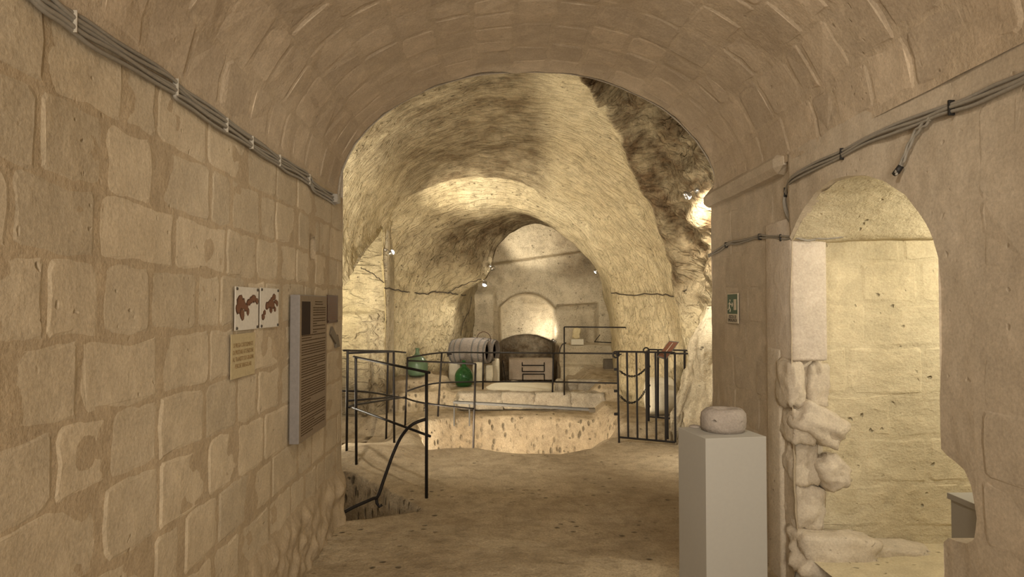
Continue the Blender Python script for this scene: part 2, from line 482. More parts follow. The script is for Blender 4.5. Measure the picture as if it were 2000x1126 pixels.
parts = [strip_rows('', ncol, lambda y: -.15, lambda y: ZS+.05, 90, None, rw_x),
         strip_rows('', hcol, lambda y: -.15, lambda y: hole_rng(y)[0] if hole_rng(y) else .88, 40, None, rw_x),
         strip_rows('', hcol, lambda y: hole_rng(y)[1] if hole_rng(y) else .88, lambda y: ZS+.05, 60, None, rw_x),
         strip_rows('', cols(DN, DF, 60), arch_z, lambda y: ZS+.05, 30, None, rw_x),
         strip_rows('', cols(DF, YR, 60), lambda y: -.15, lambda y: ZS-.02, 90, None, lambda y, z: rw_x(y, z) + .0)]
TK = .24
# reveals: arch soffit edge, near jamb, hole edge
ar = [(y, arch_z(y)) for y in cols(DN, DF, 60)]
def reveal(edge, depth, k=4):
    V = []; Fc = []
    for (y, z) in edge:
        for i in range(k): V.append((rw_x(y, z)+depth*i/(k-1), y, z))
    for a in range(len(edge)-1):
        for i in range(k-1): q = a*k+i; Fc.append((q, q+1, q+k+1, q+k))
    return V, Fc
parts.append(reveal(ar, .05)); parts.append(reveal([(DN, 1.075), (DN, arch_z(DN))], TK)); parts.append(reveal([(DN, -.1), (DN, .735)], TK))
parts.append(reveal([(y, t) for y, t, b in HOLE]+[(2.312, .88)]+[(y, b) for y, t, b in HOLE[::-1]], TK))
V, Fc = join(parts)
wall_right = mesh('wall_right', V, Fc, M_RWALL)
props(wall_right, 'smooth tuff wall pierced by an arched doorway and a broken hole', kind='structure')
PR = lambda u, v, h: (rw_x(u, v)-h, u, v)
re_ = [.32+.235*i for i in range(9)]; re_[-1] = ZS-.12
courses(PR, 1.3, 2.28, re_, (.34, .42, .48), M_RBLOCK, wall_right, jit=.014, proud=.0012, gap=.004)
courses(PR, DF+.30, YR-.02, re_, (.38, .45, .5), M_RBLOCK, wall_right, jit=.014, proud=.0012, gap=.004)

# impost ledge and the broken vault spring over the far pier
bm = bmesh.new()
a = 1.585
imp = [(3.86, a+.03, 2.44, 2.40), (3.95, a+.005, 2.44, 2.36), (4.3, a+.01, 2.44, 2.36), (4.75, a, 2.435, 2.355), (5.05, a+.01, 2.44, 2.365), (5.30, a+.005, 2.43, 2.36)]
ring = []
for y, x, zt, zb in imp:
    ring.append([bm.verts.new(q) for q in ((XR+.12, y, zt+.2), (x+.01, y, zt+.02), (x+.012, y, zt-.03), (x+.04, y, zb+.015), (XR+.10, y, zb))])
for i in range(len(ring)-1):
    for k in range(4): bm.faces.new((ring[i][k], ring[i][k+1], ring[i+1][k+1], ring[i+1][k]))
bm.faces.new(ring[0]); bm.faces.new(ring[-1][::-1])
o = bmo('trim_1', bm, M_RWALL); props(o, 'stone impost ledge under the vault over the pier with the exit sign', kind='structure')

# far face of the right pier, toward the hall
def endr(u, v):
    z = -.3+v*(ZS+.35); e = .03*fbm((z, 2, 2), 3, 4)
    return (XR+.045+u*1.2+(.02 if u < .01 else 0)*0, YR+e*(1-u)*.5, z)
o = grid('wall_right_end', 20, 60, endr, M_RWALL); props(o, 'end face of the tuff pier beside the gate', kind='structure')

# behind-camera end of the corridor
V = [(XL-.1, Y0, -.2), (XR+.1, Y0, -.2), (XR+.1, Y0, 3.6), (XL-.1, Y0, 3.6)]
o = mesh('wall_rear', V, [(0, 1, 2, 3)], M_RWALL); props(o, 'plain tuff wall closing the corridor', kind='structure')

# ---- passage behind the doorway
PYF, PYN, PXE, PZF = 4.02, 2.06, 3.5, .20
QX = 1.845
def pz(y): return arch_z(y) if y > DN else arch_z(DN)
def pass_far(u, v):
    x = QX+u*(PXE-QX); z = -.1+v*2.5
    return (x, PYF+.012*fbm((x, z, 6), 2.5, 5), z)
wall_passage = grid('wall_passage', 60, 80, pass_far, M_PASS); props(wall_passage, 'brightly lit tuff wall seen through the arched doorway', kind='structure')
PP = lambda u, v, h: (u, PYF+.012*fbm((u, v, 6), 2.5, 5)-h, v)
courses(PP, QX+.015, PXE-.6, [.30, .56, .83, 1.08, 1.36, 1.62, 1.87, 2.1], (.4, .5, .6), M_PASS, wall_passage, jit=.02, proud=.003, gap=.006)
def pass_ceil(u, v):
    y = PYN+(PYF+.03-PYN)*v; x = XR+.03+(PXE-XR)*u
    z = pz(min(y, DF)) + .05*u + .012*fbm((x, y, 3), 3, 4)
    return (x, y, z)
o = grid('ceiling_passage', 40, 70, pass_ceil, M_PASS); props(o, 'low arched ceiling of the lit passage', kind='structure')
def pass_floor(u, v): x = XR+.1+(PXE-XR)*u; y = PYN+(PYF+.02-PYN)*v; return (x, y, PZF+.008*fbm((x, y, 1), 4, 4))
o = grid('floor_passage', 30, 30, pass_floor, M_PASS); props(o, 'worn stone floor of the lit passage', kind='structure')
V = [(XR+TK, PYN, 0), (PXE, PYN, 0), (PXE, PYN, 2.6), (XR+TK, PYN, 2.6), (PXE, PYF, 0), (PXE, PYF, 2.6),
     (XR+TK, DN, -.1), (XR+TK, DN, .735), (XR+TK, PYN, .735), (XR+TK, PYN, -.1), (XR+TK, DN, 1.075), (XR+TK, DN, 2.6), (XR+TK, PYN, 2.6), (XR+TK, PYN, 1.075)]
o = mesh('wall_passage_near', V, [(0, 1, 2, 3), (1, 4, 5, 2), (6, 7, 8, 9), (10, 11, 12, 13)], M_PASS, smooth=False); props(o, 'near and end walls of the lit passage', kind='structure')

# far jamb: quoin above, broken masonry below
def rock_obj(name, c, s, seed, mat, parent, sub=3, amp=.22, rot=0, boxy=.5):
    bm = bmesh.new(); bmesh.ops.create_icosphere(bm, subdivisions=sub, radius=1)
    for v in bm.verts:
        p = v.co.copy(); m = max(abs(p.x), abs(p.y), abs(p.z)); q = p.lerp(p/m, boxy)
        q *= 1+amp*noise.fractal(p*1.3+Vector((seed*3.7, seed, 0)), .8, 2.2, 5) + amp*.5*noise.noise(p*2.9+Vector((0, seed, seed*2)))
        v.co = q
    bm.transform(Matrix.Translation(c) @ Matrix.Rotation(rot, 4, 'Y') @ Matrix.Diagonal((*s, 1)))
    return bmo(name, bm, mat, parent, True)
bm = bmesh.new(); box(bm, ((1.65+1.87)/2, DF+.2, (1.30+2.1)/2), (.205, .38, .82), bev=.018)
quoin = bmo('stone_block', bm, M_PINK, wall_right, True)
bm = bmesh.new(); box(bm, (1.78, DF+.27, .6), (.26, .2, 1.5), bev=.02)
bmo('stone_block', bm, M_RUBBLE, wall_right, True)
rub = [  # px centre, size px, depth, seed, rot
    (1543, 748, 18, 46, DF+.10, 1, 0, .7), (1585, 750, 22, 45, DF+.24, 9, 0, .8), (1596, 826, 52, 34, DF+.05, 2, .5, .55), (1622, 920, 30, 36, DF+.07, 3, -.5, .35),
    (1562, 900, 30, 45, DF+.14, 4, 0, .5), (1570, 985, 34, 48, DF+.14, 5, .1, .5), (1628, 1080, 82, 42, DF+.02, 6, .10, .7), (1560, 828, 26, 36, DF+.10, 7, .1, .7), (1720, 1088, 90, 30, DF+.10, 8, .05, .7)]
for px, py, hw, hh, Y, sd, rt, bx in rub:
    c = at(px, py, Y); k = Y/F
    rock_obj('stone_block', c, (hw*k, .11, hh*k), sd, M_RUBBLE, wall_right, 4, .17, rt, bx)

# ================================================================== FLOOR
def poly_in(x, y, P):
    c = False; n = len(P)
    for i in range(n):
        (x1, y1), (x2, y2) = P[i], P[(i+1) % n]
        if (y1 > y) != (y2 > y) and x < (x2-x1)*(y-y1)/(y2-y1)+x1: c = not c
    return c
def poly_d(x, y, P):
    d = 9
    for i in range(len(P)):
        (x1, y1), (x2, y2) = P[i], P[(i+1) % len(P)]
        dx, dy = x2-x1, y2-y1; t = max(0, min(1, ((x-x1)*dx+(y-y1)*dy)/(dx*dx+dy*dy)))
        d = min(d, math.hypot(x-x1-t*dx, y-y1-t*dy))
    return -d if poly_in(x, y, P) else d
def gz(px, py, z=0): p = atz(px, py, z); return (p.x, p.y)
STAIR = [(-2.2, 4.9), gz(668, 1018), gz(760, 1006), gz(824, 997), gz(772, 966), gz(738, 947), gz(690, 925), (-2.2, 7.0)]
PIT = [gz(836, 872), gz(930, 874), gz(1000, 879), gz(1085, 881), gz(1150, 868), gz(1200, 842), (1.62, 9.3), (1.45, 9.95), (.9, 10.2), (0, 10.25), (-.7, 10.15), (-1.15, 9.7), (-1.0, 8.7)]
PLAT_Y = 10.55
def floor_z(x, y):
    z = .018*fbm((x, y, 0), 1.3, 5) + .02*sm(4.5, 7, y)*fbm((x, y, 4), .8, 3)
    z += .05*math.exp(-(((x+.25)/.42)**2+((y-7.95)/.28)**2))*1.6
    z += .10*math.exp(-(((x+1.35)/.35)**2+((y-7.4)/.4)**2))
    # raised rock shelf along the right of the path
    z += .10*sm(.0, .10, x-(1.62+(y-5)*.17))*sm(5.2, 5.6, y)
    # ground behind the gate
    z += .16*sm(8.15, 8.5, y)*sm(1.35, 1.6, x)
    # platform
    py = PLAT_Y+.12*fbm((x, 3, 3), 1.2, 3)
    z += (.26+.05*fbm((x*1.5, y*1.5, 9), 1.5, 3))*sm(py-.05, py+.05, y)*sm(-2.3, -2.0, x) + .05*sm(10.9, 11.5, y)
    z += .15*sm(-.78, -.92, x+.08*fbm((y, x, 2), 2, 3))*sm(10.75, 10.95, y)
    z -= .26*sm(11.75, 12.1, y)*sm(-.15, .0, x)*sm(1.28, 1.12, x)
    z -= .25*sm(-1.1, -1.7, x)*sm(8.0, 8.8, y)*sm(10.2, 9.8, y)
    d = poly_d(x, y, PIT)+.02*fbm((x, y, 7), 4, 3)
    if d < .16: z -= 1.0*sm(.02, -.16, d)+.05*sm(.16, -.02, d)
    if 4.6 < y < 7.4 and x < 0:
        d = poly_d(x, y, STAIR)+.012*fbm((x, y, 7), 5, 3)
        if d < .1: z -= 1.1*sm(.01, -.07, d)
    return z
fx = [-3.3+i*.1 for i in range(16)] + [-1.8+i*.02 for i in range(231)]
fx = [x for x in fx if x < 2.75]
fy = [Y0+i*(3.6-Y0)/60 for i in range(60)] + [3.6+i*.0215 for i in range(464)]
def fl(u, v):
    x, y = fx[round(u*(len(fx)-1))], fy[round(v*(len(fy)-1))]
    z = floor_z(x, y)
    st = max(0, min(1, .25+fbm((x, y, 2), .9, 4)))*.7
    d = poly_d(x, y, PIT) if 7 < y < 11 else 1
    return ((x, y, z), st)
floor = grid('floor', len(fx), len(fy), fl, M_FLOOR, attr='stain'); props(floor, 'worn uneven rock floor with a deep pit and cut steps', kind='structure')

# ================================================================== HALL
def P(px, py, Y): q = at(px, py, Y); return (q.x, q.z)
ST = [
 (5.05, [(-1.85, 1.5), (-1.9, 2.0), (-1.8, 2.6), (-1.4, 3.2), (-.8, 3.65), (0, 3.85), (.8, 3.8), (1.5, 3.45), (2.0, 2.85), (2.3, 2.2), (2.4, 1.5), (2.45, .7), (2.45, -.2)]),
 (7.0, [(-1.75, 1.6), (-1.80, 2.1), (-1.70, 2.6), (-1.35, 3.15), (-.8, 3.58), (0, 3.80), (.8, 3.72), (1.5, 3.38), (2.0, 2.85), (2.3, 2.2), (2.45, 1.5), (2.5, .7), (2.5, -.2)]),
 (8.4, [(-1.74, 2.10), (-1.78, 2.3), (-1.68, 2.75), (-1.35, 3.2), (-.85, 3.55), (-.1, 3.74), (.7, 3.62), (1.35, 3.25), (1.85, 2.75), (2.2, 2.2), (2.4, 1.5), (2.45, .7), (2.45, -.2)]),
 (9.2, [(-1.74, 2.42), (-1.77, 2.55), (-1.66, 2.85), (-1.38, 3.2), (-.9, 3.5), (-.2, 3.66), (.6, 3.54), (1.25, 3.15), (1.75, 2.65), (2.1, 2.15), (2.3, 1.5), (2.36, .7), (2.36, -.2)]),
 (10.1, [(-1.73, 2.76), (-1.75, 2.82), (-1.66, 2.95), (-1.42, 3.2), (-.95, 3.44), (-.28, 3.55), (.42, 3.44), (1.1, 2.98), (1.57, 2.45), (1.83, 2.0), (1.95, 1.3), (1.98, .6), (1.98, -.2)]),
 (10.3, [(-1.70, .1), (-1.72, 1.6), (-1.72, 2.78), (-1.45, 3.12), (-.98, 3.39), (-.3, 3.51), (.36, 3.40), (1.06, 2.92), (1.5, 2.39), (1.73, 1.93), (1.82, 1.2), (1.85, .6), (1.85, -.2)]),
 (10.5, [(-1.70, .1), (-1.73, 1.6), (-1.72, 2.7), (-1.45, 3.04), (-.98, 3.31), (-.3, 3.43), (.35, 3.33), (1.03, 2.87), (1.47, 2.36), (1.71, 1.91), (1.80, 1.2), (1.83, .6), (1.83, -.2)]),
 (10.9, [(-1.85, .1), (-1.85, 1.55), (-1.75, 2.2), (-1.40, 2.72), (-.92, 3.03), (-.3, 3.17), (.35, 3.13), (1.0, 2.77), (1.47, 2.3), (1.72, 1.88), (1.85, 1.2), (1.9, .6), (1.9, -.2)]),
 (11.5, [(-1.6, .1), (-1.45, 1.5), (-1.25, 1.98), (-.95, 2.4), (-.5, 2.85), (.1, 3.08), (.5, 3.10), (1.1, 2.83), (1.55, 2.4), (1.82, 1.95), (1.95, 1.2), (1.98, .6), (1.98, -.2)]),
 (12.1, [(-.98, .1), (-.80, 1.5), (-.62, 1.88), (-.22, 2.12), (-.04, 2.65), (.32, 2.95), (.66, 3.05), (1.15, 2.92), (1.52, 2.56), (1.8, 2.18), (1.98, 1.2), (2.02, .6), (2.02, -.2)]),
 (12.18, [(-.92, .1), (-.75, 1.5), (-.60, 1.92), (-.42, 2.2), (-.35, 2.9), (.2, 3.35), (.68, 3.45), (1.3, 3.3), (1.8, 2.8), (2.1, 2.2), (2.2, 1.2), (2.25, .6), (2.25, -.2)]),
 (13.6, [(-.35, .1), (-.35, 1.5), (-.35, 1.95), (-.40, 2.3), (-.3, 2.8), (.2, 3.15), (.7, 3.25), (1.3, 3.1), (1.8, 2.7), (2.1, 2.2), (2.2, 1.2), (2.25, .6), (2.25, -.2)]),
]
NS = 230
SP = [(y, catmull(p, NS)) for y, p in ST]
hy = []
for (a, _), (b, _) in zip(SP, SP[1:]):
    n = max(4, int((b-a)/.03)); hy += [a+(b-a)*i/n for i in range(n)]
hy.append(SP[-1][0])
def sect(y):
    for i in range(len(SP)-1):
        if SP[i][0] <= y <= SP[i+1][0]+1e-9:
            t = (y-SP[i][0])/(SP[i+1][0]-SP[i][0]); return [(lerp(a[0], b[0], t), lerp(a[1], b[1], t)) for a, b in zip(SP[i][1], SP[i+1][1])]
SEC = [sect(y) for y in hy]
def near_surf(px, py):
    """point of the hall surface met by the ray through a photo pixel"""
    best = None
    for y, s in zip(hy, SEC):
        q = at(px, py, y); d = min((q.x-a)**2+(q.z-b)**2 for a, b in s[::2])
        if best is None or d < best[0]: best = (d, q)
        if d < .0012: break
    return best[1]
POCK = [(near_surf(1268, 268), .26, .42), (near_surf(1225, 268), .16, .14), (near_surf(1345, 340), .16, .25), (near_surf(1185, 215), .12, .1), (near_surf(1240, 415), .13, .10), (near_surf(1290, 330), .2, .12),
        (near_surf(1057, 338), .09, .06), (near_surf(765, 446), .07, .10), (near_surf(1213, 395), .05, .05), (near_surf(1138, 440), .06, .06), (near_surf(790, 540), .10, -.05), (near_surf(885, 596), .09, .09), (near_surf(1365, 430), .3, .2)]
RIBP = [(.2, 5.0), (.85, 6.05), (.94, 6.34), (1.2, 6.9), (1.49, 7.46), (1.88, 7.92), (2.25, 8.32), (2.6, 8.6)]
def rib(x):
    for (a, p), (b, q) in zip(RIBP, RIBP[1:]):
        if x <= b: return lerp(p, q, max(0, (x-a)/(b-a)))
    return 8.6
def hall(u, v):
    i = round(v*(len(hy)-1)); y = hy[i]; k = round(u*(NS-1)); s = SEC[i]
    x, z = s[k]; a, b = s[max(k-1, 0)], s[min(k+1, NS-1)]
    tx, tz = b[0]-a[0], b[1]-a[1]; L = math.hypot(tx, tz) or 1
    nx, nz = -tz/L, tx/L                       # outward
    if nx*(x-.2)+nz*(z-1.6) < 0: nx, nz = -nx, -nz
    p = Vector((x, y, z))
    wall = u > .72
    amp = .03
    d = fbm(p, .9, 5)*.05 + fbm(p, 4, 4)*.012
    # rough dark chamber in front of the rib
    yr = rib(min(x, 2.4))
    q = (yr-y) + .08 + .10*fbm(p, 1.8, 4)
    dk = 0
    if x > .25:
        dk = sm(.0, .14, q)*sm(.6, .85, x)
        d += dk*(.16+.18*sm(.3, 1.2, q)) + dk*fbm(p, 2.6, 6)*.17
    rb = math.exp(-((q+.10)/.12)**2)*sm(.25, .8, x); d -= rb*.07
    for c, r, dep in POCK:
        e = (p-c).length
        if e < r*1.3: d += dep*sm(r*1.15, r*.35, e+.05*r*noise.noise(p*9))
    # lower left: chisel furrows
    if y < 10.2 and x < -.6: d += .022*noise.noise(Vector((y*2.0+z*3.2, y*7-z*7, x)))
    stain = sm(0, .12, q+.17)*sm(.55, .8, x)*sm(1.2, 2.3, z)*1.2 if x > .5 else 0
    if y < 10.2: stain = max(stain, .85*sm(2.9, 3.55, z+.12*fbm(p, 1.5, 4))*sm(.55, .1, x-.2+.25*(8-y)*.4))
    if 10.7 < y < 12.15: stain = max(stain, sm(10.7, 11.6, y+.25*fbm(p, 2, 4))*sm(1.95, 2.6, z)*.95)
    if y > 12.15: stain = .3
    return ((x+nx*d, y, z+nz*d), max(0, min(1, stain)))
hallo = grid('ceiling_hall', NS, len(hy), hall, M_ROCK, attr='stain')
props(hallo, 'rock-cut barrel vault of the cellar with dark stains and pitted ribs', kind='structure')

# spandrel between corridor vault and hall
def spand(u, v):
    th = math.pi*(1-u); p = vault_pt(th, YV); s = SEC[0][round(u*(NS-1)*.74)]
    return (lerp(p.x, s[0]+(.4 if u > .5 else -.3), v), YV+.03, lerp(p.z, s[1]+.2, v))
o = grid('wall_hall_front', 60, 6, spand, M_RWALL); props(o, 'masonry over the corridor arch on the hall side', kind='structure')

# soffit under the left edge of the vault and the side chamber
def soff(u, v):
    y = 5.1+u*5.2; i = min(range(len(hy)), key=lambda k: abs(hy[k]-min(y, 10.08))); x, z = SEC[i][0]
    d = fbm((x, y, z), .9, 5)*.05
    return (x-v*.9-.0, y, z+.02+v*.25+.05*fbm((v, y, 1), 2.5, 4)*min(1, v*4))
o = grid('ceiling_chamber', 90, 24, soff, M_WALLROCK); props(o, 'rock arch over the lit side chamber', kind='structure')
def cfar(u, v):
    x = -3.3+u*(1.62); z = -.6+v*4.0
    zl = 1.50+.02*fbm((x, 0, 0), 3, 3)
    prot = .13*sm(zl+.02, zl-.02, z)*sm(-1.78, -1.95, x)
    dd = .035*fbm((x, z, 5), 1.6, 5)
    prot += .05*sm(1.2, .2, z)
    crack = .05*math.exp(-((x-(-1.93+.04*math.sin(z*3)))/.018)**2)*sm(1.5, 1.2, z)
    rnd = .10*sm(-1.80, -1.68, x)
    wr = max(0, (u-.86)/.14)
    if wr > 0: x = -3.3+.86*1.62+.23*min(1, wr*1.6)
    return ((x, 10.32-prot+dd+crack+rnd+.5*max(0, wr-.6)/.4, z), .75*sm(.9, .2, z+.3*fbm((x, z, 3), 2.2, 4))+.15)
o = grid('wall_chamber', 70, 150, cfar, M_WALLROCK, attr='stain'); props(o, 'rock pier and chamber wall with a lit ledge behind the railing', kind='structure')
V = [(-3.3, 5.2, -.8), (-3.3, 10.5, -.8), (-3.3, 10.5, 3.4), (-3.3, 5.2, 3.4), (-1.6, 5.2, 3.4), (-1.6, 10.5, 3.4)]
o = mesh('wall_chamber_side', V, [(0, 1, 2, 3)], M_WALLROCK, smooth=False); props(o, 'side wall of the rock chamber', kind='structure')

# ---- apse back wall: relief with hearth alcove and square recess
BY = 13.25
kx = BY/F
def bp(px, py): q = at(px, py, BY); return q.x, q.z
ALX0, ALX1 = bp(973, 600)[0], bp(1087, 600)[0]; ALT = bp(1030, 572)[1]
RCX1 = bp(1166, 600)[0]; RCZ0, RCZ1 = bp(1130, 672)[1], bp(1130, 594)[1]
def back_y(x, z):
    y = BY + .03*fbm((x, z, 2), 1.3, 5)
    lx = (x-bp(965, 500)[0]); line = bp(965, 516)[1]+lx*.145
    y += .16*sm(line-.03, line+.05, z)                                   # upper lit part sits back
    y -= .10*sm(1.95, 1.80, z)*sm(ALX1-.1, ALX1+.1, x)*0
    cx = (ALX0+ALX1)/2; h = (ALX1-ALX0)/2; t = (x-cx)/h
    top = ALT-.30*min(1, abs(t))**2.2
    ain = min(sm(ALX0-.01, ALX0+.10, x), sm(ALX1+.015, ALX1-.015, x), sm(top+.03, top-.06, z))
    # hood inside the alcove, dark hearth below
    hz = bp(1035, 655)[1]-.16*(t)**2
    dep = .55+.12*sm(1.7, .9, z)
    if z < hz: dep += .7*sm(hz, hz-.03, z)
    y += dep*ain
    rin = min(sm(ALX1+.0, ALX1+.02, x), sm(RCX1+.06, RCX1-.03, x), sm(RCZ1+.02, RCZ1-.02, z-(.02*math.sin(x*4))), sm(RCZ0-.01, RCZ0+.01, z))
    y += .32*rin
    if x > ALX1: y -= .32*sm(RCZ0+.01, RCZ0-.01, z) + .25*sm(.52, .46, z)
    # left shoulder
    y -= .16*sm(ALX0-.0, ALX0-.12, x)*sm(2.0, 1.8, z)
    return y
def bw(u, v):
    x = -1.1+u*3.5; z = -.1+v*3.6
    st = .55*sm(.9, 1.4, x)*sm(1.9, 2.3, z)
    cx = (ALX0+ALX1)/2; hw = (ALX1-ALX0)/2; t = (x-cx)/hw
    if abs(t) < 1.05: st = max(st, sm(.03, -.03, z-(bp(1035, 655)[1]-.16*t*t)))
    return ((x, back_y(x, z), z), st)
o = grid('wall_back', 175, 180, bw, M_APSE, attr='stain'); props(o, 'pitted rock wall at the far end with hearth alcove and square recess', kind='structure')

# ---- low kerb wall of the platform, individual rough slabs
xs = [-.62, .05, .55, 1.1, 1.62]
for i in range(4):
    rock_obj('kerb_stone', ((xs[i]+xs[i+1])/2, PLAT_Y-.02, .16), ((xs[i+1]-xs[i])/2*1.1, .10, .135), 20+i, M_PLATE, floor, 4, .14, 0, .75)
# rounded lip stone and sandy mound on the platform
q = at(1093, 757, 10.75); rock_obj('kerb_stone', (q.x, 10.75, .33), (.075, .12, .14), 31, M_PLATE, floor, 3, .1, 0, .4)
q = at(1150, 757, 10.9); rock_obj('kerb_stone', (q.x+.04, 10.95, .30), (.42, .12, .14), 32, M_PLATE, floor, 3, .07, 0, .8)
q = at(1020, 757, 11.1); rock_obj('kerb_stone', (q.x, 11.2, .24), (.62, .3, .12), 33, M_CAST, floor, 4, .05, 0, .2)

# ---- rock outcrop right of the gate
def stump(u, v):
    z = -.15+v*1.75; a = u*2*math.pi
    cx = lerp(2.42, 2.50, sm(0, 1.6, z)); cy = 8.0
    r = lerp(.38, .23, sm(.1, 1.0, z))-.17*sm(1.1, 1.6, z)
    p = Vector((math.cos(a), math.sin(a), z*1.2))
    r *= 1+.26*fbm(p, 1.8, 6)+.10*fbm(p, 5, 5)
    return ((cx+r*math.cos(a), cy+r*math.sin(a), z), .4*sm(.8, .2, z+.3*fbm(p, 2, 3)))
o = grid('wall_outcrop', 80, 130, stump, M_STUMP, attr='stain'); props(o, 'jagged pale rock outcrop beside the gate', kind='structure')

# ================================================================== LEFT WALL THINGS
def on_left(px, py, h=0.0): return atx(px, py, XL+.012+h)
# cable bundle
lc = [(40, -30), (100, 17), (200, 85), (330, 165), (345, 180), (430, 240), (520, 300), (560, 325), (600, 350), (612, 365), (652, 390)]
t = thing('cable_bundle', 'bundle of grey electric cables running along the block wall under the vault', 'cables', on_left(330, 165))
base = [Vector(on_left(*p)) for p in lc]
base = [Vector(b) for b in catmull([tuple(b) for b in base], 80)]
for k in range(5):
    def bld(bm, k=k):
        pts = []
        for i, b in enumerate(base):
            w = .004*math.sin(i*.31+k*2.1)+.003*math.sin(i*.77+k)
            pts.append(b+Vector((.008+.006*(k % 2), 0, (k-2)*.0135+w)))
        tube(bm, pts, .0072, 7)
    wpart('cable', bld, M_CABLE, t, True)
for px, py in ((132, 40), (335, 167), (437, 247), (490, 283), (540, 315), (600, 352)):
    c = min(base, key=lambda b: (b-Vector(on_left(px, py))).length)
    wpart('cable_tie', lambda bm: box(bm, c+Vector((.012, 0, 0)), (.021, .005, .062), bev=.002), M_TIE, t)
q = on_left(650, 388); t = thing('junction_box', 'small grey junction box where the cable bundle ends at the wall corner', 'junction box', q)
wpart('body', lambda bm: box(bm, q+Vector((.02, .0, .0)), (.04, .09, .06), bev=.006), M_GREYB, t)
wpart('lid', lambda bm: box(bm, q+Vector((.043, .0, .0)), (.006, .082, .053), bev=.002), M_GREYB, t)

def wall_rect(pxs):   # average rectangle on the left wall from four pixels (tl,tr,br,bl)
    c = [on_left(*p) for p in pxs]
    y0 = (c[0].y+c[3].y)/2; y1 = (c[1].y+c[2].y)/2; z1 = (c[0].z+c[1].z)/2; z0 = (c[2].z+c[3].z)/2
    return y0, y1, z0, z1
def flat_blob(bm, pts, x):
    vs = [bm.verts.new((x, a, b)) for a, b in pts]
    r = bmesh.ops.extrude_face_region(bm, geom=[bm.faces.new(vs)])
    bmesh.ops.translate(bm, vec=(.0006, 0, 0), verts=[e for e in r['geom'] if isinstance(e, bmesh.types.BMVert)])
def blob(cy, cz, ry, rz, n=12, w=.18, seed=0):
    rr = random.Random(seed); return [(cy+ry*math.cos(2*math.pi*i/n)*(1+rr.uniform(-w, w)), cz+rz*math.sin(2*math.pi*i/n)*(1+rr.uniform(-w, w))) for i in range(n)]
def sheet(name, label, cat, rect, mat, th=.003, group=None):
    y0, y1, z0, z1 = rect; t = thing(name, label, cat, (XL+.008, (y0+y1)/2, z0), group=group)
    wpart('sheet', lambda bm: box(bm, (XL+.012+th/2, (y0+y1)/2, (z0+z1)/2), (th, y1-y0, z1-z0), bev=.0008), mat, t)
    return t
SX = XL+.012+.0032
r1 = wall_rect([(459, 559), (505, 562), (502, 643), (457, 644)])
r2 = wall_rect([(508, 562), (545, 563), (541, 637), (506, 641)])
for rect, label, blobs in ((r1, 'white picture sheet with a large brown cave plan, beside the smaller plan', [(.18, .62, .13, .17), (.12, .50, .10, .14), (.30, .60, .12, .15), (.28, .38, .10, .12), (.44, .52, .10, .10), (.52, .42, .06, .09), (.55, .64, .09, .08), (.66, .70, .10, .09), (.78, .74, .12, .10), (.92, .68, .07, .08), (.20, .74, .09, .08), (.30, .28, .06, .06)]),
                           (r2, 'white picture sheet with a narrow branching brown cave plan, next to the grey text panel', [(.15, .28, .08, .08), (.22, .38, .07, .07), (.36, .55, .10, .11), (.50, .60, .10, .11), (.64, .58, .13, .12), (.56, .44, .08, .08), (.78, .46, .06, .07), (.72, .78, .11, .09), (.60, .70, .08, .08), (.90, .62, .07, .08), (.82, .66, .08, .06)])):
    y0, y1, z0, z1 = rect; t = sheet('picture_sheet', label, 'picture', rect, M_PAPER)
    def bl(bm, s=1.0, off=0, x=SX):
        for i, (a, b, ra, rb) in enumerate(blobs): flat_blob(bm, blob(lerp(y0, y1, a), lerp(z0, z1, b), ra*(y1-y0)*s, rb*(z1-z0)*s, seed=i+off), x + i*.00003)
    wpart('printed_plan', lambda bm: bl(bm), M_RUST, t); wpart('printed_plan', lambda bm: bl(bm, .8, 40, SX+.0011), M_RUST2, t)
    for a in (.06, .94):
        for b in (.05, .95):
            wpart('pin', lambda bm: lathe(bm, [(0, .006), (.006, .005), (.007, 0)], 10, Matrix.Translation((SX, lerp(y0, y1, a), lerp(z0, z1, b))) @ Matrix.Rotation(math.pi/2, 4, 'Y')), M_SIGNT, t, True)
# cream notice
def text_mesh(name, s, size, mat, parent, M):
    cu = bpy.data.curves.new(name, 'FONT'); cu.body = s; cu.size = size; cu.align_x = 'CENTER'; cu.align_y = 'CENTER'; cu.extrude = .0006; cu.resolution_u = 2
    to = bpy.data.objects.new('tmp', cu); COL.objects.link(to); dg = bpy.context.evaluated_depsgraph_get()
    me = bpy.data.meshes.new_from_object(to.evaluated_get(dg)); bpy.data.objects.remove(to, do_unlink=True)
    me.transform(M); me.materials.clear(); me.materials.append(mat); me.name = name
    o = bpy.data.objects.new(name, me); COL.objects.link(o); o.parent = parent
    Mi = Matrix.LocRotScale(parent.location, parent.rotation_euler.to_quaternion(), None).inverted(); me.transform(Mi); return o
ML = lambda y, z, x: Matrix(((0, 0, 1, x), (1, 0, 0, y), (0, 1, 0, z), (0, 0, 0, 1)))       # text on the left wall
rn = wall_rect([(452, 653), (498, 648), (495, 731), (448, 740)])
t = sheet('notice_sheet', 'cream paper notice with four lines of capitals below the picture sheets', 'notice', rn, M_CREAM)
y0, y1, z0, z1 = rn
for i, s in enumerate(('SI PREGA CORTESEMENTE', 'DI PRESTARE ATTENZIONE', 'AL TRANSITO SUI GRADINI', 'PERCHE\' IRREGOLARI')):
    o = text_mesh('lettering', s, .028, M_INK, t, ML((y0+y1)/2, z1-.052-i*.031, SX) @ Matrix.Diagonal((.74, 1, 1, 1)))
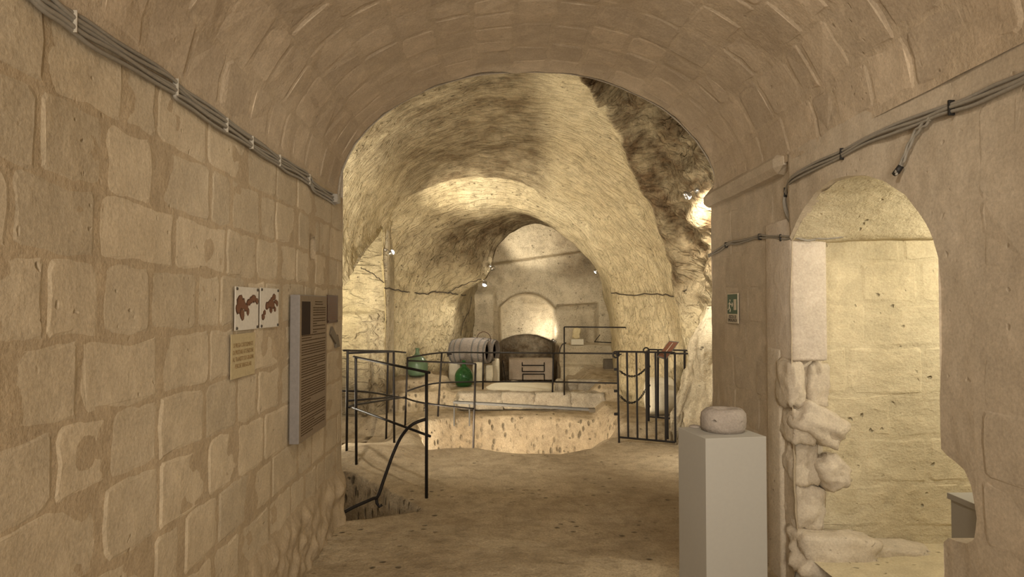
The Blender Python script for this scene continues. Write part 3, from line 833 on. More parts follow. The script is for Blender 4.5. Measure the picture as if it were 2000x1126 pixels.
# information panel
ya, yb = on_left(583, 575, .045).y, on_left(636, 578, .045).y
zt = (on_left(583, 575, .045).z+on_left(636, 578, .045).z)/2; zb = on_left(575, 868, .045).z; zb = (zb+on_left(631, 836, .045).z)/2
TH_ = .055
t = thing('information_panel', 'tall grey information panel with a dark photo and dense brown text lines', 'sign', (XL+.008, (ya+yb)/2, zb))
wpart('body', lambda bm: box(bm, (XL+.010+TH_/2, (ya+yb)/2, (zt+zb)/2), (TH_, yb-ya, zt-zb), bev=.004), M_PANELS, t)
FX = XL+.010+TH_
wpart('face', lambda bm: box(bm, (FX+.0006, (ya+yb)/2, (zt+zb)/2), (.0022, (yb-ya)*.985, (zt-zb)*.99)), M_PANEL, t)
W, H = yb-ya, zt-zb
fxp = FX+.0024
face_ = [c for c in t.children if c.name.startswith('face')][0]
sub(wpart('photo', lambda bm: box(bm, (fxp, ya+W*.20, zt-H*.16), (.0014, W*.29, H*.23)), M_PDARK, t), face_)
def lines(bm):
    rr = random.Random(4); z = .045; n = 0
    while z < .965:
        if z < .28:
            a, b = (.45, .93)
            if n in (0, 1): a, b = .52, .82
        else: a, b = .06, .93
        if n > 3 and rr.random() < .16: b = a+(b-a)*rr.uniform(.25, .7)
        u = a
        while u < b-.01:
            L = min(rr.uniform(.03, .12), b-u); box(bm, (fxp, ya+W*(u+L/2), zt-H*z), (.001, W*L, H*.0062)); u += L+.011
        z += .0175 if n not in (1, 5, 9, 14, 19, 27, 36, 41) else .026; n += 1
sub(wpart('lettering', lines, M_PTEXT, t), face_)
# brown laminated sheet, arrow
rb_ = wall_rect([(640, 575), (660, 577), (658, 630), (638, 630)])
t = sheet('laminated_sheet', 'glossy dark brown laminated sheet between text panel and wall end', 'notice', rb_, M_BROWN, .004)
y0, y1, z0, z1 = rb_
def lam(bm):
    rr = random.Random(9)
    for i in range(11): box(bm, (XL+.0165, lerp(y0, y1, .5), lerp(z1, z0, .1+i*.075)), (.0006, (y1-y0)*rr.uniform(.5, .8), .004))
sub(wpart('lettering', lam, M_RUST2, t), [c for c in t.children if c.name.startswith('sheet')][0])
for a in (.06, .94): wpart('pin', lambda bm: box(bm, (XL+.0175, lerp(y0, y1, a), z0+.012), (.003, .012, .012)), M_SIGNT, t)
ap = [(648, 637), (657, 655), (659, 653), (663, 676), (655, 679), (656, 671), (645, 653)]
pts = [on_left(*p) for p in ap]; c0 = sum(pts, Vector())/len(pts)
t = thing('arrow_sign', 'small grey arrow plate pointing down beside the wall end', 'sign', (XL+.008, c0.y, c0.z))
def arrow(bm):
    vs = [bm.verts.new((XL+.008, p.y, p.z)) for p in pts]; r = bmesh.ops.extrude_face_region(bm, geom=[bm.faces.new(vs)])
    bmesh.ops.translate(bm, vec=(.010, 0, 0), verts=[e for e in r['geom'] if isinstance(e, bmesh.types.BMVert)])
wpart('plate', arrow, M_ARROW, t)

# ================================================================== RIGHT WALL THINGS
def on_r(px, py, h=.012, far=False): return atx(px, py, XR+(.045 if far else 0)-h)
rc = [(2040, 128), (2000, 152), (1940, 178), (1890, 200), (1840, 216), (1800, 232), (1740, 254), (1690, 275), (1640, 303), (1590, 325), (1548, 348)]
A1 = [on_r(*p) for p in rc]
loop = [(1537, 368), (1532, 392), (1537, 418), (1550, 437), (1568, 452), (1590, 459)]
A2 = A1+[on_r(1537, 368, .012, True)]+[on_r(px, py, .014, True) for px, py in loop[1:3]]+[at(1550, 437, DF-.005), at(1568, 452, DF-.012), at(1600, 459, DF-.016), at(1640, 458, DF-.02), at(1668, 452, DF+.0), at(1683, 441, DF+.05)]
B2 = [at(1592, 466, DF-.012), at(1580, 466, DF-.012), at(1552, 463, DF-.008), on_r(1530, 464, .016, True), on_r(1498, 462, .014, True), on_r(1480, 463, .014, True), on_r(1440, 473, .014, True), on_r(1422, 476, .014, True), on_r(1400, 491, .014, True), on_r(1384, 499, .014, True)]
def cabset(name, label, paths, n, r, sp, ties, mat=M_CABLE):
    t = thing(name, label, 'cables', paths[0]); pp = [Vector(b) for b in catmull([tuple(p) for p in paths], 90)]
    for k in range(n):
        def bld(bm):
            tube(bm, [p+Vector((-.004*(k % 2), 0, (k-(n-1)/2)*sp+.003*math.sin(i*.4+k*2))) for i, p in enumerate(pp)], r, 7)
        wpart('cable', bld, mat, t, True)
    for a in ties:
        c = pp[int(a*89)]; wpart('cable_clip', lambda bm: box(bm, c, (.022, .010, sp*n+.012), bev=.002), M_BLACK, t)
    return t
cabset('cable_bundle', 'three grey cables looping from the wall around the arched doorway edge', A2, 3, .0072, .0145, (.2, .42, .6))
cabset('cable_bundle', 'two grey cables crossing the pier above the exit sign', B2, 2, .0065, .014, (.35, .55, .8))
C2 = [on_r(1818, 231), on_r(1805, 243), on_r(1790, 258), on_r(1776, 285), on_r(1766, 310), on_r(1758, 326), on_r(1750, 338, .03)]
t = cabset('cable_drop', 'short grey cable pair ending in a black plug above the doorway', C2, 2, .0055, .012, ())
wpart('plug', lambda bm: tube(bm, [on_r(1760, 324, .014), on_r(1752, 335, .022), on_r(1745, 341, .03)], [.012, .013, .009], 10), M_BLACK, t, True)
# exit sign
c = [on_r(*p, .012, True) for p in ((1421, 572), (1442, 573), (1442, 631), (1421, 630))]
y1, y0 = (c[0].y+c[3].y)/2, (c[1].y+c[2].y)/2; z1, z0 = (c[0].z+c[1].z)/2, (c[2].z+c[3].z)/2
X = XR+.045-.012
t = thing('exit_sign', 'green and white emergency exit sign with running figure on the tuff pier', 'sign', (X+.01, (y0+y1)/2, z0))
w_, h_ = y1-y0, z1-z0
wpart('plate', lambda bm: box(bm, (X, (y0+y1)/2, (z0+z1)/2), (.006, w_, h_), bev=.001), M_SIGNW, t)
X -= .0034
wpart('green_panel', lambda bm: box(bm, (X, (y0+y1)/2, z0+h_*.64), (.0015, w_*.9, h_*.66)), M_GREEN, t)
X -= .001
yy = lambda a: y1-w_*a       # left to right as seen from the corridor
zz = lambda b: z0+h_*b
wpart('door_symbol', lambda bm: box(bm, (X, yy(.76), zz(.62)), (.001, w_*.24, h_*.36)), M_SIGNW, t)
def man(bm):
    lathe(bm, [(0, .0008), (.009, .0008), (.009, 0)], 10, Matrix.Translation((X, yy(.30), zz(.76))) @ Matrix.Rotation(-math.pi/2, 4, 'Y'))
    for a, b in (((.28, .70), (.24, .54)), ((.24, .54), (.34, .46)), ((.34, .46), (.30, .38)), ((.24, .54), (.16, .46)), ((.16, .46), (.10, .45)), ((.28, .68), (.38, .62)), ((.28, .68), (.16, .64)), ((.44, .62), (.54, .62)), ((.54, .62), (.50, .68)), ((.54, .62), (.50, .56))):
        tube(bm, [(X, yy(a[0]), zz(a[1])), (X, yy(b[0]), zz(b[1]))], .0045, 5)
wpart('running_figure', man, M_SIGNW, t)
MR = lambda y, z, x: Matrix(((0, 0, -1, x), (-1, 0, 0, y), (0, 1, 0, z), (0, 0, 0, 1)))
text_mesh('lettering', 'USCITA DI', .033, M_SIGNT, t, MR((y0+y1)/2, zz(.21), X+.0005))
text_mesh('lettering', 'EMERGENZA', .033, M_SIGNT, t, MR((y0+y1)/2, zz(.09), X+.0005))

# pedestal, grindstone, pebble
PH = 1.02; RZ = math.radians(8.9)
A0 = atz(1378, 856, PH); Wd = .29
ex, ey = Vector((math.cos(RZ), math.sin(RZ), 0)), Vector((-math.sin(RZ), math.cos(RZ), 0))
ctr = A0+ex*Wd/2+ey*Wd/2
t = thing('pedestal', 'tall white box pedestal carrying a round stone, in front of the pier', 'pedestal', (ctr.x, ctr.y, 0), RZ)
bm = bmesh.new(); box(bm, (0, 0, PH/2+.01), (Wd, Wd, PH-.02), bev=.0025); bmo('body', bm, M_WHITE, t)
gc = at(1413, 826, ctr.y+.02)
bm = bmesh.new()
prof = [(.0, .085), (.022, .087), (.032, .098), (.06, .106), (.085, .102), (.102, .085), (.106, .055), (.102, .02), (.092, .0), (0, 0)]
lathe(bm, prof, 40)
for v in bm.verts: v.co *= 1+.035*fbm(v.co, 14, 4) + .03*noise.noise(v.co*9)
gs = bmo('grindstone', bm, M_GRIND, None, True); gs.location = (gc.x, gc.y, PH+.001)
props(gs, 'round grey stone disc with a shallow hollow on the white pedestal', 'stone')
pc = atz(1349, 831, PH)
bm = bmesh.new(); lathe(bm, [(0, .008), (.015, .0075), (.027, .004), (.029, 0), (0, 0)], 16)
for v in bm.verts: v.co.x *= 1.0; v.co.y *= 1.2
o = bmo('stone_flake', bm, M_GRIND, None, True); o.location = (pc.x+.012, pc.y-.03, PH+.001); props(o, 'thin flat stone flake on the pedestal corner', 'stone')
# plinth in the passage seen through the broken hole
t = thing('plinth', 'white plinth with a lit top edge seen through the broken hole', 'plinth', (2.06, 2.62, PZF))
wpart('body', lambda bm: box(bm, (2.06, 2.56, (PZF+.79)/2), (.32, .60, .79-PZF-.002), bev=.004), M_WHITE, t)
wpart('top_board', lambda bm: box(bm, (2.06, 2.56, .803), (.34, .62, .025), bev=.003), M_WHITE, t)

# ================================================================== RAILINGS
def on_floor(px, py, z=0.0):
    p = atz(px, py, z)
    for _ in range(6): p = atz(px, py, floor_z(p.x, p.y)) if abs(floor_z(p.x, p.y)) < .6 else p
    return p
def top_of(base, px, py): q = at(px, py, base.y); return Vector((base.x+(q.x-base.x), base.y, q.z))
posts = {}
for k, (bx, by, tx, ty) in dict(p1=(833, 972, 833, 726), p2=(696, 907, 695, 697), p3=(677, 880, 679, 685), p4=(770, 864, 769, 686), p5=(754, 856, 758, 685), p6=(791, 831, 796, 697), p7=(855, 810, 863, 687), p8=(924, 873, 929, 710)).items():
    b = on_floor(bx, by); posts[k] = (b, top_of(b, tx, ty))
def rail_thing(name, label, ps, rails, group=None):
    t = thing(name, label, 'railing', ps[0][0], group=group); return add_rails(t, ps, rails)
def add_rails(t, ps, rails):
    for b, tp in ps: wpart('post', lambda bm: tube(bm, [b-Vector((0, 0, .05)), b.lerp(tp, .5), tp], .0135, 8), M_IRON, t, True)
    for r in rails:
        r = [Vector(p) for p in r]
        if len(r) > 2: r = [Vector(p) for p in catmull([tuple(p) for p in r], len(r)*4)]
        wpart('rail', lambda bm: tube(bm, r, .0115, 8), M_IRON, t, True)
    return t
g = lambda k, f: posts[k][0].lerp(posts[k][1], f)
ext = lambda a, b, d: b+(b-a).normalized()*d
t1 = rail_thing('iron_railing', 'black iron railing around the cut steps at the end of the block wall', [posts['p1'], posts['p2'], posts['p3'], posts['p4']],
  [[ext(g('p1', 1), g('p2', 1), .05), ext(g('p2', 1), g('p1', 1), .05)], [ext(g('p1', .52), g('p2', .52), .08), ext(g('p2', .52), g('p1', .50), .06)],
   [g('p3', .98), g('p4', 1)], [g('p3', .5), g('p4', .5)]])
hr = [at(832, 818, posts['p1'][0].y), at(806, 828, 5.72), at(785, 850, 5.74), at(768, 885, 5.72), at(750, 935, 5.62), at(738, 968, 5.55), at(726, 974, 5.5), at(690, 990, 5.4), at(668, 1002, 5.33)]
hr = [Vector(p) for p in catmull([tuple(p) for p in hr], 40)]
wpart('handrail', lambda bm: tube(bm, hr, .0135, 8), M_IRON, t1, True)
wpart('hook', lambda bm: tube(bm, [at(735, 970, 5.56), at(736, 982, 5.56), at(741, 989, 5.56), at(746, 985, 5.56)], .012, 8), M_IRON, t1, True)
b9 = atz(943, 757, .30); b10 = atz(1079, 765, .29); b11 = atz(1102, 766, .29)
far = [( b9, top_of(b9, 944, 687)), (b10, top_of(b10, 1081, 689))]
L0 = at(672, 684, 8.5); 
t2 = rail_thing('iron_railing', 'long black iron railing from the rock pier around the pit to the platform', [posts['p5'], posts['p6'], posts['p8']],
  [[at(671, 684, 8.0), g('p5', 1), at(792, 688, 8.9)], [at(668, 763, 8.0), at(718, 765, 8.3), at(790, 777, posts['p6'][0].y)], [g('p6', .42), at(700, 789, 7.6), at(682, 795, 7.2)],
   [g('p6', .95), g('p8', 1)], [g('p6', .40), at(830, 787, 8.6), g('p8', .46)]])
gl = at(1206, 690, 8.02); gm = at(1206, 747, 8.02)
more_posts = [posts['p7'], far[0], far[1]]
more_rails = [[g('p6', .99), g('p7', .99), far[0][1]-Vector((0, 0, .01))], [far[0][1]-Vector((0, 0, .01)), far[1][1]], [far[1][1], at(1206, 690, 9.6)],
   [g('p6', .5), at(850, 748, 10.1), at(940, 745, b9.y)], [at(940, 745, b9.y), at(1080, 745, b10.y)], [at(1080, 745, b10.y), at(1206, 748, 9.6)]]
add_rails(t2, more_posts, more_rails)
bt = (b11, top_of(b11, 1102, 638)); q = at(1222, 639, 10.15)
t5 = t2
wpart('post', lambda bm: tube(bm, [b11-Vector((0, 0, .04)), bt[1]], .011, 8), M_IRON, t5, True)
wpart('rail', lambda bm: tube(bm, [bt[1], q, q+Vector((.02, .1, -.07))], .010, 8), M_IRON, t5, True)
wpart('rail', lambda bm: tube(bm, [at(1093, 690, b11.y), at(1094, 680, b11.y), at(1098, 672, b11.y), at(1106, 669, b11.y)], .008, 8), M_IRON, t5, True)

# ---- gate
gb = on_floor(1209, 864); GY = gb.y
gl_t = at(1206, 686, GY); gr_b = at(1319, 863, GY-.17); gr_t = at(1318, 688, GY-.17)
gl_b = at(1209, 853, GY)
t = thing('iron_gate', 'black iron bar gate standing open toward the rock outcrop', 'gate', gb)
N_ = 7
for i in range(N_):
    f = i/(N_-1); a, b = gl_b.lerp(gr_b, f), gl_t.lerp(gr_t, f)
    if i == 0: a = gb
    wpart('bar', lambda bm: box(bm, (a+b)/2, (.026 if i in (0,) else .02, .02, (b-a).length), rot=(b-a).to_track_quat('Z', 'Y').to_matrix()), M_IRON, t)
for a, b in ((gl_t, gr_t), (gl_b, gr_b)): wpart('rail', lambda bm: tube(bm, [a, b], .012, 6), M_IRON, t)
for py in (721, 763, 808): wpart('hinge_lug', lambda bm: box(bm, at(1203, py, GY), (.045, .03, .03), bev=.004), M_IRON, t)
wpart('latch_ring', lambda bm: torus(bm, at(1203, 692, GY), .035, .010, Matrix.Rotation(math.pi/2, 3, 'X')), M_IRON, t, True)
wpart('latch_bar', lambda bm: tube(bm, [at(1203, 693, GY-.02), at(1214, 691, GY-.02)], .008, 6), M_IRON, t)
# fixed panel
FYL, FYR = 8.55, 8.35
t = thing('iron_fence_panel', 'fixed black iron bar panel behind the gate', 'railing', at(1270, 822, FYL))
fl_t, fr_t, fl_b, fr_b = at(1266, 682, FYL), at(1348, 684, FYR), at(1268, 813, FYL), at(1332, 819, FYR)
for px, y, tp, bt_ in ((1267, FYL, 681, 822), (1264, FYL+.02, 684, 815), (1285, 8.5, 682, 816), (1302, 8.46, 683, 818), (1337, 8.38, 684, 784)):
    a, b = at(px, bt_, y), at(px, tp, y); wpart('bar', lambda bm: box(bm, (a+b)/2, (.022, .022, (b-a).length), rot=(b-a).to_track_quat('Z', 'Y').to_matrix()), M_IRON, t)
for a, b in ((fl_t, fr_t), (fl_b, fr_b), (at(1285, 690, 8.5), at(1346, 690, FYR))): wpart('rail', lambda bm: tube(bm, [a, b], .011, 6), M_IRON, t)
wpart('latch_ring', lambda bm: torus(bm, at(1262, 684, FYL), .035, .009, Matrix.Rotation(math.pi/2, 3, 'X')), M_IRON, t, True)
for py in (715, 752, 793): wpart('hinge_lug', lambda bm: box(bm, at(1266, py, FYL-.01), (.05, .03, .025), bev=.004), M_IRON, t)
# chains
def chain(label, P0, P1, sag):
    t = thing('hanging_chain', label, 'chain', P0); n = 22
    pts = [P0.lerp(P1, i/n)-Vector((0, 0, sag*4*(i/n)*(1-i/n))) for i in range(n+1)]
    for i in range(n):
        a, b = pts[i], pts[i+1]; d = (b-a)
        Mx = (d.to_track_quat('X', 'Z').to_matrix() @ Matrix.Rotation(math.pi/2*(i % 2), 3, 'X') @ Matrix.Diagonal((1.5, .85, 1)))
        wpart('chain_link', lambda bm: torus(bm, (a+b)/2, d.length*.47, .0045, Mx, 10, 4), M_IRON, t, True)
chain('upper iron chain hanging between the gate and the fixed panel', at(1211, 724, GY+.03), at(1263, 717, FYL-.06), .085)
chain('lower iron chain hanging between the gate and the fixed panel', at(1211, 772, GY+.03), at(1263, 757, FYL-.06), .13)
# lectern sign
LY = 7.95
t = thing('lectern_sign', 'slanted brown reading sign on a black post behind the gate', 'sign', at(1302, 858, LY))
a, b = at(1302, 856, LY), at(1302, 697, LY); a = Vector((a.x, a.y, .06))
wpart('post', lambda bm: box(bm, (a+b)/2, (.034, .034, (b-a).length)), M_IRON, t)
sp_ = [at(1307, 666, LY+.10), at(1326, 668, LY+.08), at(1301, 702, LY-.08), at(1283, 697, LY-.06)]
def plate(bm, k=1.0, off=0.0, th=.008):
    c = sum(sp_, Vector())/4; n = (sp_[1]-sp_[0]).cross(sp_[3]-sp_[0]).normalized()
    if n.y > 0: n = -n
    vs = [bm.verts.new(c+(p-c)*k+n*off) for p in sp_]; r = bmesh.ops.extrude_face_region(bm, geom=[bm.faces.new(vs)])
    bmesh.ops.translate(bm, vec=n*th, verts=[e for e in r['geom'] if isinstance(e, bmesh.types.BMVert)])
wpart('frame', lambda bm: plate(bm), M_STEEL, t); wpart('face', lambda bm: plate(bm, .9, .0085, .002), M_BRASS, t)
def plines(bm):
    u = sp_[1]-sp_[0]; v = sp_[3]-sp_[0]; n = u.cross(v).normalized(); n = -n if n.y > 0 else n
    p = sp_[0]+u*.5+v*.12+n*.012; q_ = sp_[0]+u*.5+v*.85+n*.012; tube(bm, [p, q_], .004, 5)
wpart('print_line', plines, M_SIGNW, t)

# stone trough / cylinder behind the fence
q = at(1298, 775, 9.0)
bm = bmesh.new(); lathe(bm, [(0, -.17), (.22, -.17), (.245, -.145), (.245, .145), (.22, .17), (.15, .17), (.14, .1), (0, .1)], 36, Matrix.Rotation(math.pi/2, 4, 'Y'))
for v in bm.verts: v.co *= 1+.03*fbm(v.co, 6, 4)
o = bmo('stone_roller', bm, M_CAST, None, True); o.location = (q.x-.06, q.y, floor_z(q.x, q.y)+.245); o.rotation_euler = (0, 0, math.pi)
props(o, 'pale stone roller lying on the ground behind the fixed iron panel', 'stone roller')

# plank bench over the pit edge
a, b = at(886, 786, 10.05), at(1160, 801, 9.75)
t = thing('metal_channel', 'long grey metal channel on short legs above the far pit wall', 'beam', (a.x, a.y, .05))
def chan(bm):
    d = (b-a); M3 = d.to_track_quat('X', 'Z').to_matrix(); c = (a+b)/2; L = d.length
    box(bm, c, (L, .09, .008), rot=M3); box(bm, c+M3 @ Vector((0, -.043, .012)), (L, .006, .028), rot=M3); box(bm, c+M3 @ Vector((0, .043, .012)), (L, .006, .028), rot=M3)
wpart('channel', chan, M_STEEL, t)
for px in (887, 917):
    p = at(px, 788, 10.05); wpart('leg', lambda bm: tube(bm, [p, Vector((p.x, p.y, floor_z(p.x, p.y) if floor_z(p.x, p.y) > -.2 else -.15))], .011, 8), M_STEEL, t)
wpart('end_cap', lambda bm: box(bm, b-Vector((.03, 0, -.006)), (.09, .104, .05)), M_DKSTONE, t)

# ================================================================== BARRELS AND DEMIJOHNS
def ground(x, y): return floor_z(x, y)
def barrel(label, c, L, R, rz):
    t = thing('wine_barrel', label, 'barrel', c, rz, 'old wine barrels')
    M = Matrix.Rotation(math.pi/2, 4, 'Y')
    prof = [(R*(.80+.20*(1-(s/10*2-1)**2)), (s/10-.5)*L) for s in range(11)]
    bm = bmesh.new(); seg = 48; lathe(bm, prof + [(R*.74, L/2), (R*.72, L/2-.08)], seg, M)
    bmo('staves', bm, M_WOOD, t, True)
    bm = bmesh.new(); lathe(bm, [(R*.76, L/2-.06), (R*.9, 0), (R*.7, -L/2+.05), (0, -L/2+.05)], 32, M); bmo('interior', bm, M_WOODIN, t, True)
    bm = bmesh.new(); lathe(bm, [(0, -L/2+.03), (R*.78, -L/2+.03)], 32, M); bmo('barrel_head', bm, M_WOOD, t)
    for f in (.05, .18, .34, .66, .82, .95):
        r = R*(.80+.20*(1-(f*2-1)**2)); z = (f-.5)*L
        bm = bmesh.new(); lathe(bm, [(r+.001, z-.012), (r+.005, z-.012), (r+.005, z+.012), (r+.001, z+.012)], 40, M); bmo('hoop', bm, M_STEEL, t, True)
    return t
c1 = at(919, 686, 11.75); R1 = .235
zfl = ground(c1.x, 11.75)
bar1 = barrel('weathered open-ended wine barrel lying on stone supports', (c1.x, 11.75, c1.z), .68, R1, -math.radians(20))
c2 = at(935, 684, 12.25)
barrel('second wine barrel half hidden behind the front barrel', (c2.x, 12.25, c2.z), .68, .235, -math.radians(20))
for px, py, Y, hw, hh, sd, lb in ((934, 727, 11.55, 11, 21, 41, 'upright rounded stone slab supporting the front barrel'), (955, 730, 11.75, 8, 18, 42, 'low stone slab under the open barrel ends'), (968, 722, 12.1, 8, 23, 43, 'narrow stone slab under the rear barrel end')):
    c = at(px, py, Y); k = Y/F; zg = ground(c.x, Y); top = at(px, py-hh, Y).z; h = top-zg+.02
    o = rock_obj('stone_slab', (0, 0, 0), (hw*k, .06, h/2), sd, M_CAST, None, 3, .05, 0, .8); o.location = (c.x, Y, zg-.02+h/2)
    props(o, lb, 'stone slab')
c = at(888, 722, 11.9); zg = ground(c.x, 11.9); top = at(888, 698, 11.9).z
o = rock_obj('stone_slab', (0, 0, 0), (.10, .09, (top-zg)/2+.02), 44, M_CAST, None, 3, .06, 0, .8); o.location = (c.x, 11.95, (top+zg)/2); props(o, 'stone support under the closed end of the barrel', 'stone slab')
t = thing('loose_hoop', 'thin rusty iron hoop leaning on top of the barrels', 'hoop', at(948, 666, 12.0))
wpart('ring', lambda bm: torus(bm, (at(945, 668, 12.0).x, 11.935, c1.z+.20), .13, .006, Matrix.Rotation(math.radians(-20), 3, 'Z') @ Matrix.Rotation(math.radians(90), 3, 'X'), 36, 5), M_RUST, t, True)
def demijohn(label, px, py_base, Y, Rj, Hj, mat, full):
    c = at(px, py_base, Y); zg = ground(c.x, c.y)
    t = thing('demijohn', label, 'demijohn', (c.x, c.y, zg), group='glass demijohns')
    s = Hj
    prof = [(0, 0), (.45*Rj, 0), (.70*Rj, .012*s), (.88*Rj, .08*s), (.98*Rj, .20*s), (Rj, .33*s), (.96*Rj, .46*s), (.80*Rj, .59*s), (.54*Rj, .69*s), (.30*Rj, .76*s), (.075*s, .82*s), (.068*s, .90*s), (.07*s, .985*s)]
    prof = [(max(0, min(r, Rj)), max(0, z)) for r, z in catmull(prof, 44)]
    inner = [(max(r-.006, .002), z+.004) for r, z in prof][::-1]
    bm = bmesh.new(); lathe(bm, prof+inner, 40); bmo('bottle', bm, mat, t, True)
    bm = bmesh.new(); torus(bm, (0, 0, .98*s), .072*s, .012*s, n=24); bmo('lip', bm, mat, t, True)
demijohn('dusty pale green glass demijohn standing on the rock ledge', 815, 733, 11.25, .175, .46, M_GLASSD, False)
demijohn('dark green glass demijohn in front of the barrel', 906, 747, 11.2, .15, .43, M_GLASS, True)
# hose tap on barrel
t = bar1
tap = wpart('tap', lambda bm: tube(bm, [at(886, 691, 11.68), at(873, 691, 11.6)], .012, 8), M_IRON, t); sub(wpart('tap_handle', lambda bm: tube(bm, [at(875, 688, 11.6), at(875, 696, 11.6)], .010, 8), M_IRON, t), tap)

# ================================================================== BACK ALCOVE THINGS
hx0, hx1 = at(994, 720, 13.05).x, at(1081, 720, 13.05).x
t = thing('hearth_box', 'stained plaster hearth box with framed front in the far alcove', 'hearth', ((hx0+hx1)/2, 13.2, .3))
HZ = at(1035, 701, 13.05).z
wpart('body', lambda bm: box(bm, ((hx0+hx1)/2, 13.25, HZ/2+.1), (hx1-hx0, .4, HZ-.2), bev=.01), M_PLAST, t)
for (pa, pb) in (((1020, 707), (1020, 714)), ((1020, 713), (1063, 713)), ((1020, 717), (1020, 725)), ((1020, 725), (1063, 725)), ((1021, 730), (1063, 730)), ((1021, 730), (1021, 749)), ((1063, 730), (1063, 749)), ((1063, 707), (1063, 725))):
    p, q_ = at(*pa, 13.035), at(*pb, 13.035); wpart('frame_bar', lambda bm: tube(bm, [p, q_], .010, 5), M_IRON, t)
p0 = [at(985, 704, 12.9), at(981, 703, 12.9), at(985, 725, 12.9), at(988, 748, 12.9)]
t = thing('wire_stand', 'thin bent wire stand leaning beside the barrels', 'wire stand', p0[-1]); wpart('wire', lambda bm: tube(bm, p0, .007, 6), M_IRON, t)
# carved stone on block
zl = RCZ0
q = at(1127, 672, 13.1)
bm = bmesh.new(); box(bm, (0, 0, .055), (.24, .16, .11), bev=.008); o = bmo('stone_plinth', bm, M_CAST); o.location = (q.x, 13.1, zl+.002); props(o, 'small pale stone block in the square recess', 'stone block')
o = rock_obj('carved_stone', (0, 0, .105), (.075, .05, .105), 51, M_YEL, None, 4, .28, .1, .35); o.location = (q.x-.01, 13.1, zl+.113); props(o, 'yellowish carved stone fragment standing on the small pale block', 'stone')
q = at(1191, 740, 12.6)
o = rock_obj('dark_stone', (0, 0, 0), (.125, .09, .22), 52, M_DKSTONE, None, 3, .05, 0, .88); o.location = (q.x, 12.55, at(1191, 723, 12.55).z); props(o, 'dark brown upright stone block leaning at the bench end', 'stone block')
t = thing('bent_rod', 'bent iron rod lying on the ledge beside the carved stone', 'rod', at(1163, 667, 12.9))
wpart('rod', lambda bm: tube(bm, [at(1172, 653, 12.9), at(1161, 667, 12.9), at(1200, 669, 12.6)], .009, 6), M_IRON, t)

# ================================================================== HALL LAMPS AND WIRING
def lamp(label, mount, head, tgt, power, ang=110, blend=.8, r=.035, color=WARM2, hs=1.0):
    t = thing('spot_lamp', label, 'lamp', mount)
    d = (Vector(tgt)-head).normalized(); M3 = d.to_track_quat('Z', 'Y').to_matrix().to_4x4()
    wpart('mount', lambda bm: lathe(bm, [(0, 0), (.028, 0), (.028, .02), (0, .024)], 14, Matrix.Translation(mount) @ Vector(head-mount).to_track_quat('Z', 'Y').to_matrix().to_4x4()), M_CHROME, t, True)
    wpart('arm', lambda bm: tube(bm, [mount, mount.lerp(head, .5)+Vector((0, 0, .02)), head-d*.03*hs], .006, 6), M_CHROME, t, True)
    h = wpart('lamp_head', lambda bm: lathe(bm, [(0, -.06*hs), (.022*hs, -.055*hs), (.042*hs, 0), (.044*hs, .012*hs), (.038*hs, .012*hs), (.036*hs, 0)], 18, Matrix.Translation(head) @ M3), M_CHROME, t, True)
    Mh = Matrix.Translation(-Vector(t.location))
    sub(wpart('lens', lambda bm: lathe(bm, [(.036*hs, .003), (.034*hs, .018*hs), (.022*hs, .032*hs), (0, .038*hs)], 18, Matrix.Translation(head) @ M3), M_BULB, t, True), h)
    s = spot('lamp_light', head+d*.07*hs, tgt, power, ang, blend, color, r)
    return t
H1 = at(765, 493, 10.05)
lamp('spotlight on the left rock pier lighting the big arch', at(752, 487, 10.2), H1, (.3, 10.3, 3.5), 130, 85, 1.0)
H2 = at(963, 523, 11.9)
lamp('upper of two spotlights at the left edge of the apse arch', at(957, 519, 12.0), H2, (.9, 13.4, 3.25), 75, 62, .6)
H3 = at(947, 555, 11.85)
lamp('lower of two spotlights at the left edge of the apse arch', at(945, 548, 11.98), H3, (-.9, 11.2, .4), 26, 140, .8)
H4 = at(1165, 529, 11.9)
lamp('spotlight on the right edge of the apse arch', at(1170, 526, 12.02), H4, (.6, 13.0, 1.2), 8, 140, .8)
H5 = at(1307, 492, 9.0)
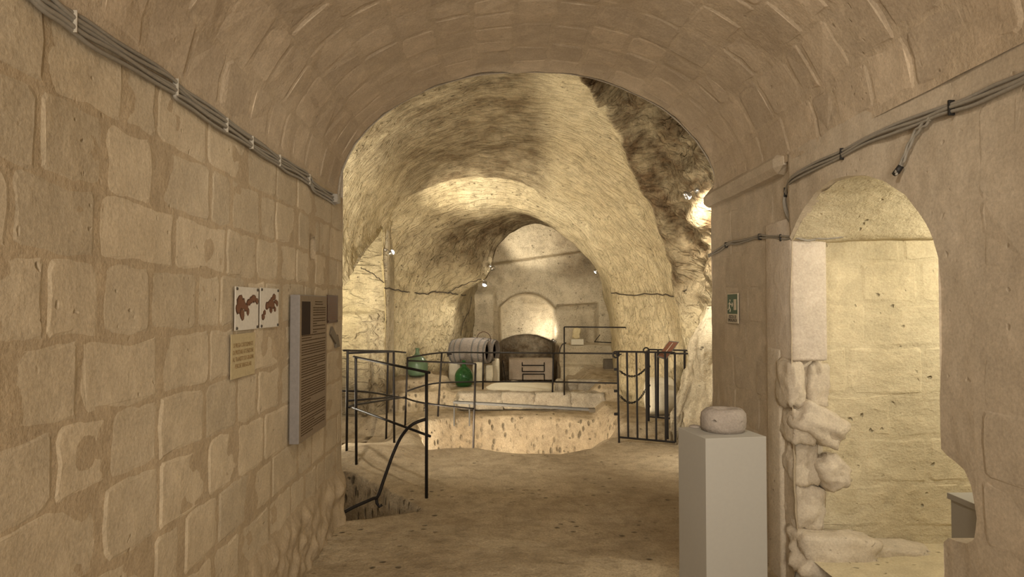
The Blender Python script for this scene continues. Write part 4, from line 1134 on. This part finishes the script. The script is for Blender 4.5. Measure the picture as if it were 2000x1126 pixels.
lamp('spotlight on the smooth vault above the gate', at(1309, 486, 9.12), H5, (.2, 10.2, 1.4), 70, 150, .8)
H6 = at(1343, 382, 7.1)
lamp('chrome spotlight glaring on the rock niche beside the pier', at(1362, 371, 7.25), H6, (2.5, 7.4, 2.45), 130, 110, .7)
H7 = at(1080, 664, 13.3)
lamp('tiny spotlight in the hearth alcove', at(1085, 667, 13.34), H7, (.75, 13.9, 1.25), 18, 110, .8, hs=.7)
# extra unseen spots added to brighten the hall, hidden by corridor arch and piers
spot('hall_fill_left', (-1.5, 6.0, 1.5), (.3, 8.3, 3.6), 140, 140, .9)
spot('hall_fill_right', (2.1, 6.1, 2.0), (.9, 9.0, 3.3), 45, 140, .9)
spot('hall_fill_down', (-1.5, 6.3, 2.4), (.6, 9.5, .2), 110, 120, .9)

def wire(label, pts, r=.009, mat=M_CABLED, sub=6):
    P_ = [Vector(p) for p in catmull([tuple(p) for p in pts], len(pts)*sub)]
    rr = random.Random(len(label)); P_ = [p+Vector((0, 0, rr.uniform(-.012, .012))) for p in P_]
    t = thing('wall_cable', label, 'cable', pts[0]); wpart('cable', lambda bm: tube(bm, P_, r, 6), mat, t, True)
wire('dark cable sagging along the chiselled wall left of the barrels', [near_surf(px, py)-Vector((0, .03, 0)) for px, py in ((752, 562), (790, 568), (830, 574), (850, 570), (880, 572), (910, 577))], .010)
wire('dark cable on the smooth pier above the gate', [near_surf(px, py)-Vector((.02, .04, 0)) for px, py in ((1196, 572), (1240, 575), (1285, 574), (1318, 577), (1326, 568), (1342, 567))], .009)
wire('thin cable strung from the vault edge to the rock pier', [at(705, 523, 9.9), at(725, 533, 10.0), at(750, 552, 10.12)], .007)
wire('thin dark cable rising to the lower apse spotlight', [near_surf(875, 571)-Vector((0, .03, 0)), near_surf(905, 556)-Vector((0, .03, 0)), near_surf(940, 545)-Vector((0, .03, 0))], .006)
wire('thin dark cable dropping down the wall behind the barrel', [near_surf(px, py)-Vector((0, .03, 0)) for px, py in ((921, 580), (917, 605), (905, 630), (900, 655))], .006)
